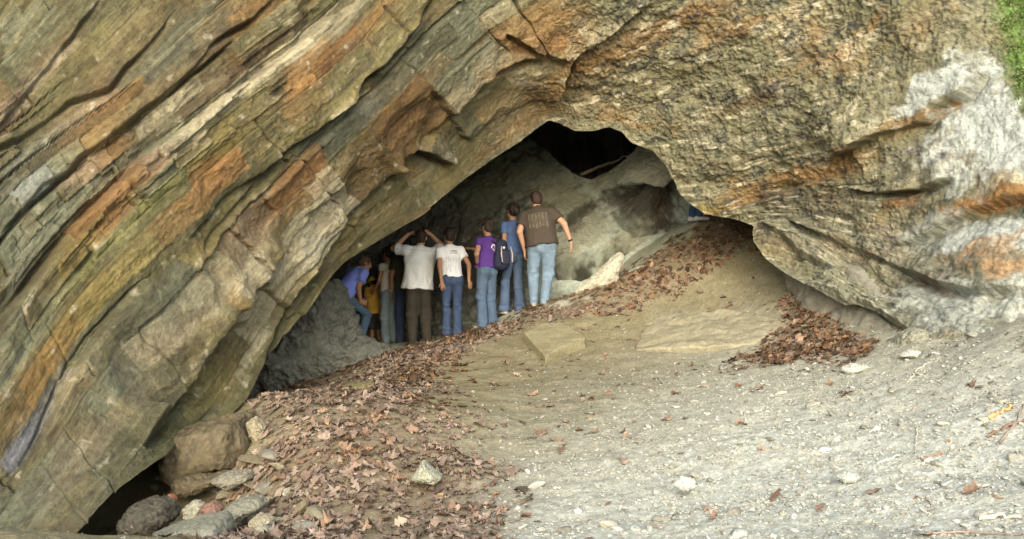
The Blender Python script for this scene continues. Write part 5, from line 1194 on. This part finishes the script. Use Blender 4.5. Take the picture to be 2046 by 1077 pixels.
        return mixc(c, (.33, .36, .44), st.astype(np.float32)*np.clip(.6+.5*fbm(L, 18, 2, 9), 0, 1))
    person('woman with dark hair in a white printed tee, both arms hanging down', 903, 674, 15.0, 1.63, 22,
        dict(lean=(5, -3), el=(-.225, -.10, 1.14), wl=(-.20, -.07, .90), hdl=(.15, -.25, -1), hnl=(.3, 1, 0), er=(.27, -.10, 1.14), wr=(.25, -.10, .90), hdr=(.1, -.35, -1), hnr=(-.3, 1, 0), face=(-.35, 1, -.05), kl=(-.085, .03, .5), al=(-.08, .04, .085), kr=(.09, .0, .5), ar=(.07, -.05, .085)),
        SK4, dict(col=(.64, .68, .73), hem=.965, sleeve=.52, loose=1.0, paint=print6, seed=7), dict(col=(.045, .07, .135), denim=1, flare=.012, seed=14), dict(col=HB, vol=1.06, style='bun'), dict(col=(.06, .05, .05)), woman=True)
    # -- tall man with raised arms
    def placket(L, Nn, c, back):
        return mixc(c, (.50, .51, .50), ((np.abs(L[:, 2]-.475) < .008) & (L[:, 1] < 0)).astype(np.float32)*.7)
    person('tall man in a loose white polo holding both hands up to his head', 835, 694, 15.3, 1.80, 4,
        dict(lean=(3, 4), sl=(-.205, -.01, 1.43), sr=(.205, -.01, 1.43), el=(-.40, .10, 1.44), wl=(-.20, .11, 1.67), hdl=(.75, .25, .35), hnl=(.2, .4, -1), er=(.33, .16, 1.53), wr=(.14, .08, 1.69), hdr=(-.6, .3, .5), hnr=(-.2, .4, -1), face=(.12, 1, .05), curl=.9, hl=(-.075, 0, .93), kl=(-.09, .0, .5), al=(-.08, -.04, .085), kr=(.11, .03, .5), ar=(.13, .0, .085)),
        SK1, dict(col=(.68, .73, .76), hem=.87, sleeve=.70, loose=2.1, paint=placket, seed=8), dict(col=(.048, .045, .036), wide=1.22, seed=15), dict(col=(.03, .02, .014), style='short'), dict(col=(.04, .035, .03)), build=1.12)
    # -- dark figure behind him
    person('person in a dark olive tee half hidden by the man in white polo', 811, 690, 16.0, 1.70, 25,
        dict(lean=(2, 0), el=(-.25, -.02, 1.13), wl=(-.25, .05, .88), face=(-.3, 1, 0)), SK3, dict(col=(.035, .036, .025), hem=.90, sleeve=.6, loose=1.3, seed=9), dict(col=(.03, .045, .09), denim=1, seed=16), dict(col=HB, style='short'), dict(col=(.05, .05, .05)), build=1.05,
        extra=lambda P, s, root, foot: band(P, s, root, 'l', .034, (.35, .33, .30), .008, 'bracelet'))
    # -- woman in grey
    person('woman with a long dark ponytail in a pale grey tee and grey jeans, facing left', 777, 690, 16.1, 1.58, 62,
        dict(lean=(3, 0), el=(-.24, .02, 1.15), wl=(-.16, .20, .99), hdl=(.2, .7, -.5), hnl=(1, 0, .2), er=(.22, .03, 1.14), wr=(.14, .2, 1.0), hdr=(-.2, .8, -.3), hnr=(-1, 0, 0), face=(-.1, 1, .05)),
        SK3, dict(col=(.34, .34, .31), hem=.955, sleeve=.30, loose=.8, seed=10), dict(col=(.13, .175, .20), denim=1, flare=.012, wide=1.15, seed=17), dict(col=HB, style='pony'), dict(col=(.25, .25, .25)), woman=True)
    # -- child
    person('child in a yellow cap and orange shirt', 750, 692, 16.4, 1.16, 40,
        dict(lean=(10, 0), head=(0, .03, 1.60), face=(-.2, 1, -.35), el=(-.22, .02, 1.12), wl=(-.16, .18, .98), er=(.22, .02, 1.12), wr=(.16, .18, .98)),
        SK3, dict(col=(.34, .21, .04), hem=.80, sleeve=.6, loose=1.6, seed=11), dict(col=(.03, .028, .026), end=.42, wide=1.2, seed=18), dict(col=HB, vol=.98, cap=(.62, .60, .06), style='short'), dict(col=(.15, .14, .13)), build=1.1)
    # -- stooping person at the left
    def dark_print(L, Nn, c, back):
        m = sstep(.11, .05, np.hypot(L[:, 0]*.9+.03, (L[:, 2]-.36)))*(L[:, 1] < 0)*np.clip(.5+.9*fbm(L, 12, 3, 3), 0, 1)
        return mixc(c, (.16, .10, .18), m*.8)
    person('stooping person in a periwinkle blue tee and jeans behind the grey boulder', 695, 690, 15.4, 1.70, -48,
        dict(lean=(40, 0), pel=(0, -.10, .80), hl=(-.095, -.10, .78), hr=(.095, -.10, .78), wai=(0, -.09, .95), che=(0, -.10, 1.13), neck=(0, -.12, 1.30), head=(0, -.09, 1.45), sl=(-.19, -.11, 1.245), sr=(.19, -.11, 1.245),
             el=(-.23, -.06, .98), er=(.23, -.06, .98), wl=(-.2, .06, .80), wr=(.18, .14, .86), hdl=(0, .6, -.8), hdr=(-.1, .9, -.2), hnl=(1, 0, 0), hnr=(-1, 0, 0), face=(.25, 1, .0), kl=(-.11, .28, .52), al=(-.11, .14, .085), kr=(.11, .30, .50), ar=(.12, .16, .085)),
        SK2, dict(col=(.22, .29, .82), hem=.92, sleeve=.62, loose=1.3, paint=dark_print, seed=12), dict(col=(.07, .115, .18), denim=1, seed=19), dict(col=(.085, .055, .035), vol=1.03, style='short'), dict(col=(.1, .1, .1)), build=1.05)
    # -- the one whose leg shows past the right lip
    person('person mostly hidden behind the right rock lip, one jeans leg showing', 1392, 441, 15.4, 1.68, -70,
        dict(lean=(4, 0), face=(0, 1, 0)), SK2, dict(col=(.05, .07, .12), hem=.93, seed=13), dict(col=(.045, .085, .15), denim=1, seed=20), dict(col=HB, style='short'), dict(col=(.55, .55, .58), sole=(.62, .62, .64)))

def make_backpack(P, s, person_root):
    """worn on the back: its own thing, with pocket, straps and trim as parts"""
    c = P['che']*.55+P['wai']*.45+np.array([.14, -.19, -.02])
    def blob(name, parts, col, parent=None, h=.009, mat='cloth', streak=None):
        lo = np.min([np.minimum(a, b) for a, b, *_ in parts], 0)-.25; hi = np.max([np.maximum(a, b) for a, b, *_ in parts], 0)+.25
        f = Field(lo, hi, h)
        for a, b, ra, rb in parts: f.loft(a, b, ra, rb, (1, 0, 0), .03)
        V, F = f.mesh(); Nn = vnormals(V, F); V = V+Nn*(.007*fbm(V, 12, 3, 31))[:, None]
        cc = np.zeros(V.shape, np.float32)+np.array(col, np.float32)
        return V, F, cc
    root = bpy.data.objects.new('backpack', None); COL.objects.link(root)
    wc = to_world(c, s, person_root); root.location = wc; root.rotation_euler = person_root.rotation_euler
    tag(root, 'dark navy backpack with pale trim hanging on the purple shirted woman', 'backpack')
    def put(name, V, F, cc):
        return mesh_from(name, (V-c)*s, F, MAT['cloth'], cc, parent=root)
    put('bag', *blob('bag', [(c-[0, 0, .17], c+[0, 0, .16], (.145, .09), (.115, .07)), (c-[0, 0, .16], c-[0, .01, .02], (.15, .10), (.14, .09))], (.022, .026, .05)))
    V, F, cc = blob('pocket', [(c+[0, -.085, -.13], c+[0, -.08, .02], (.105, .05), (.09, .04))], (.03, .033, .055)); put('pocket', V, F, cc)
    for q in (-1, 1):
        a = np.array([c[0]+q*.075, c[1]+.05, c[2]+.17]); m = (P['sl'] if q < 0 else P['sr'])*.62+P['neck']*.38+np.array([0, -.0, .035]); b = m+np.array([q*.03, .115, -.06]); d = P['wai']+np.array([q*.16, .03, .0]); e = np.array([c[0]+q*.11, c[1]+.05, c[2]-.15])
        k = np.linspace(0, 4, 30); pts = np.stack([np.interp(k, range(5), [z[i] for z in (a, m, b, d, e)]) for i in range(3)], -1)
        V, F = tube(pts, np.full(30, .017), 8); put('strap', V, F, np.zeros(V.shape, np.float32)+np.array([.02, .022, .035], np.float32))
        V, F = tube([c+[q*.10, -.10, .12], c+[q*.125, -.12, 0], c+[q*.115, -.13, -.13]], [.010, .012, .010], 8); put('trim', V, F, np.zeros(V.shape, np.float32)+np.array([.38, .37, .36], np.float32))
    V, F = ico(2); put('badge', V*[.026, .010, .020]+c+[-.03, -.085, .10], F, np.zeros(V.shape, np.float32)+np.array([.65, .66, .70], np.float32))
# ------------------------------------------------------------------ light, camera, assembly
MAT = {}
def setup():
    sc = bpy.context.scene
    w = bpy.data.worlds.new('World'); sc.world = w; w.use_nodes = True
    nt = w.node_tree; bg = nt.nodes['Background']
    sky = nt.nodes.new('ShaderNodeTexSky'); sky.sky_type = 'NISHITA'; sky.sun_disc = False
    el, az = math.radians(SUN_EL), math.radians(SUN_AZ)     # azimuth clockwise from +Y
    sky.sun_elevation = el; sky.sun_rotation = az; sky.dust_density = 4.0; sky.air_density = 1.0; sky.ozone_density = 1.0
    nt.links.new(sky.outputs[0], bg.inputs['Color']); bg.inputs['Strength'].default_value = SKY
    l = bpy.data.lights.new('sun', 'SUN'); l.energy = SUN; l.angle = math.radians(SUN_ANGLE); l.color = (.965, 1, .935)
    o = bpy.data.objects.new('sun', l); COL.objects.link(o)
    from mathutils import Vector
    d = Vector((math.sin(az)*math.cos(el), math.cos(az)*math.cos(el), math.sin(el)))
    o.rotation_euler = d.to_track_quat('Z', 'Y').to_euler(); o.location = (6, -8, 14)
    cam = bpy.data.cameras.new('camera'); cam.sensor_width = 36; cam.lens = 36*FPX/2046; cam.clip_start = .05; cam.clip_end = 2000
    co = bpy.data.objects.new('camera', cam); COL.objects.link(co)
    co.location = (0, 0, CAMZ); co.rotation_euler = (math.pi/2, 0, 0)
    sc.camera = co
    vs = sc.view_settings; vs.view_transform = 'Standard'; vs.look = 'None'; vs.gamma = 1; vs.exposure = EXPOSURE
    sc.cycles.max_bounces = 8; sc.cycles.diffuse_bounces = 5; sc.cycles.use_denoising = True
SUN_EL, SUN_AZ, SKY, SUN, SUN_ANGLE, EXPOSURE = 22, 182, .15, 1.3, 80, 1.35
def main():
    setup()
    MAT['rock'] = rock_mat('bedded_rock')
    MAT['cave_rock'] = rock_mat('cave_rock', amount=.25)
    MAT['stone'] = rock_mat('loose_stone', amount=.25, bump=.4)
    MAT['ground'] = attr_mat('dirt', .92, .1, 90, .3, .35)
    MAT['leaf'] = attr_mat('dead_leaf', .75, .25, 40, .2)
    MAT['pebble'] = attr_mat('pebble', .85, .2, 60, .2, .3)
    MAT['wood'] = attr_mat('bare_wood', .8, .2, 50, .2, .3)
    MAT['skin'] = attr_mat('skin', .55, .35, 60, .06)
    MAT['cloth'] = attr_mat('cotton', .9, .1, 120, .10, .2)
    MAT['denim'] = attr_mat('denim', .92, .08, 160, .18, .25)
    MAT['hair'] = attr_mat('hair', .6, .3, 0)
    MAT['plastic'] = attr_mat('black_plastic', .4, .4)
    make_fields()
    make_ground(); make_cliff(); make_cave_wall()
    make_rocks(); make_leaves(); make_gravel(); make_sticks(); make_moss(); make_people()
main()
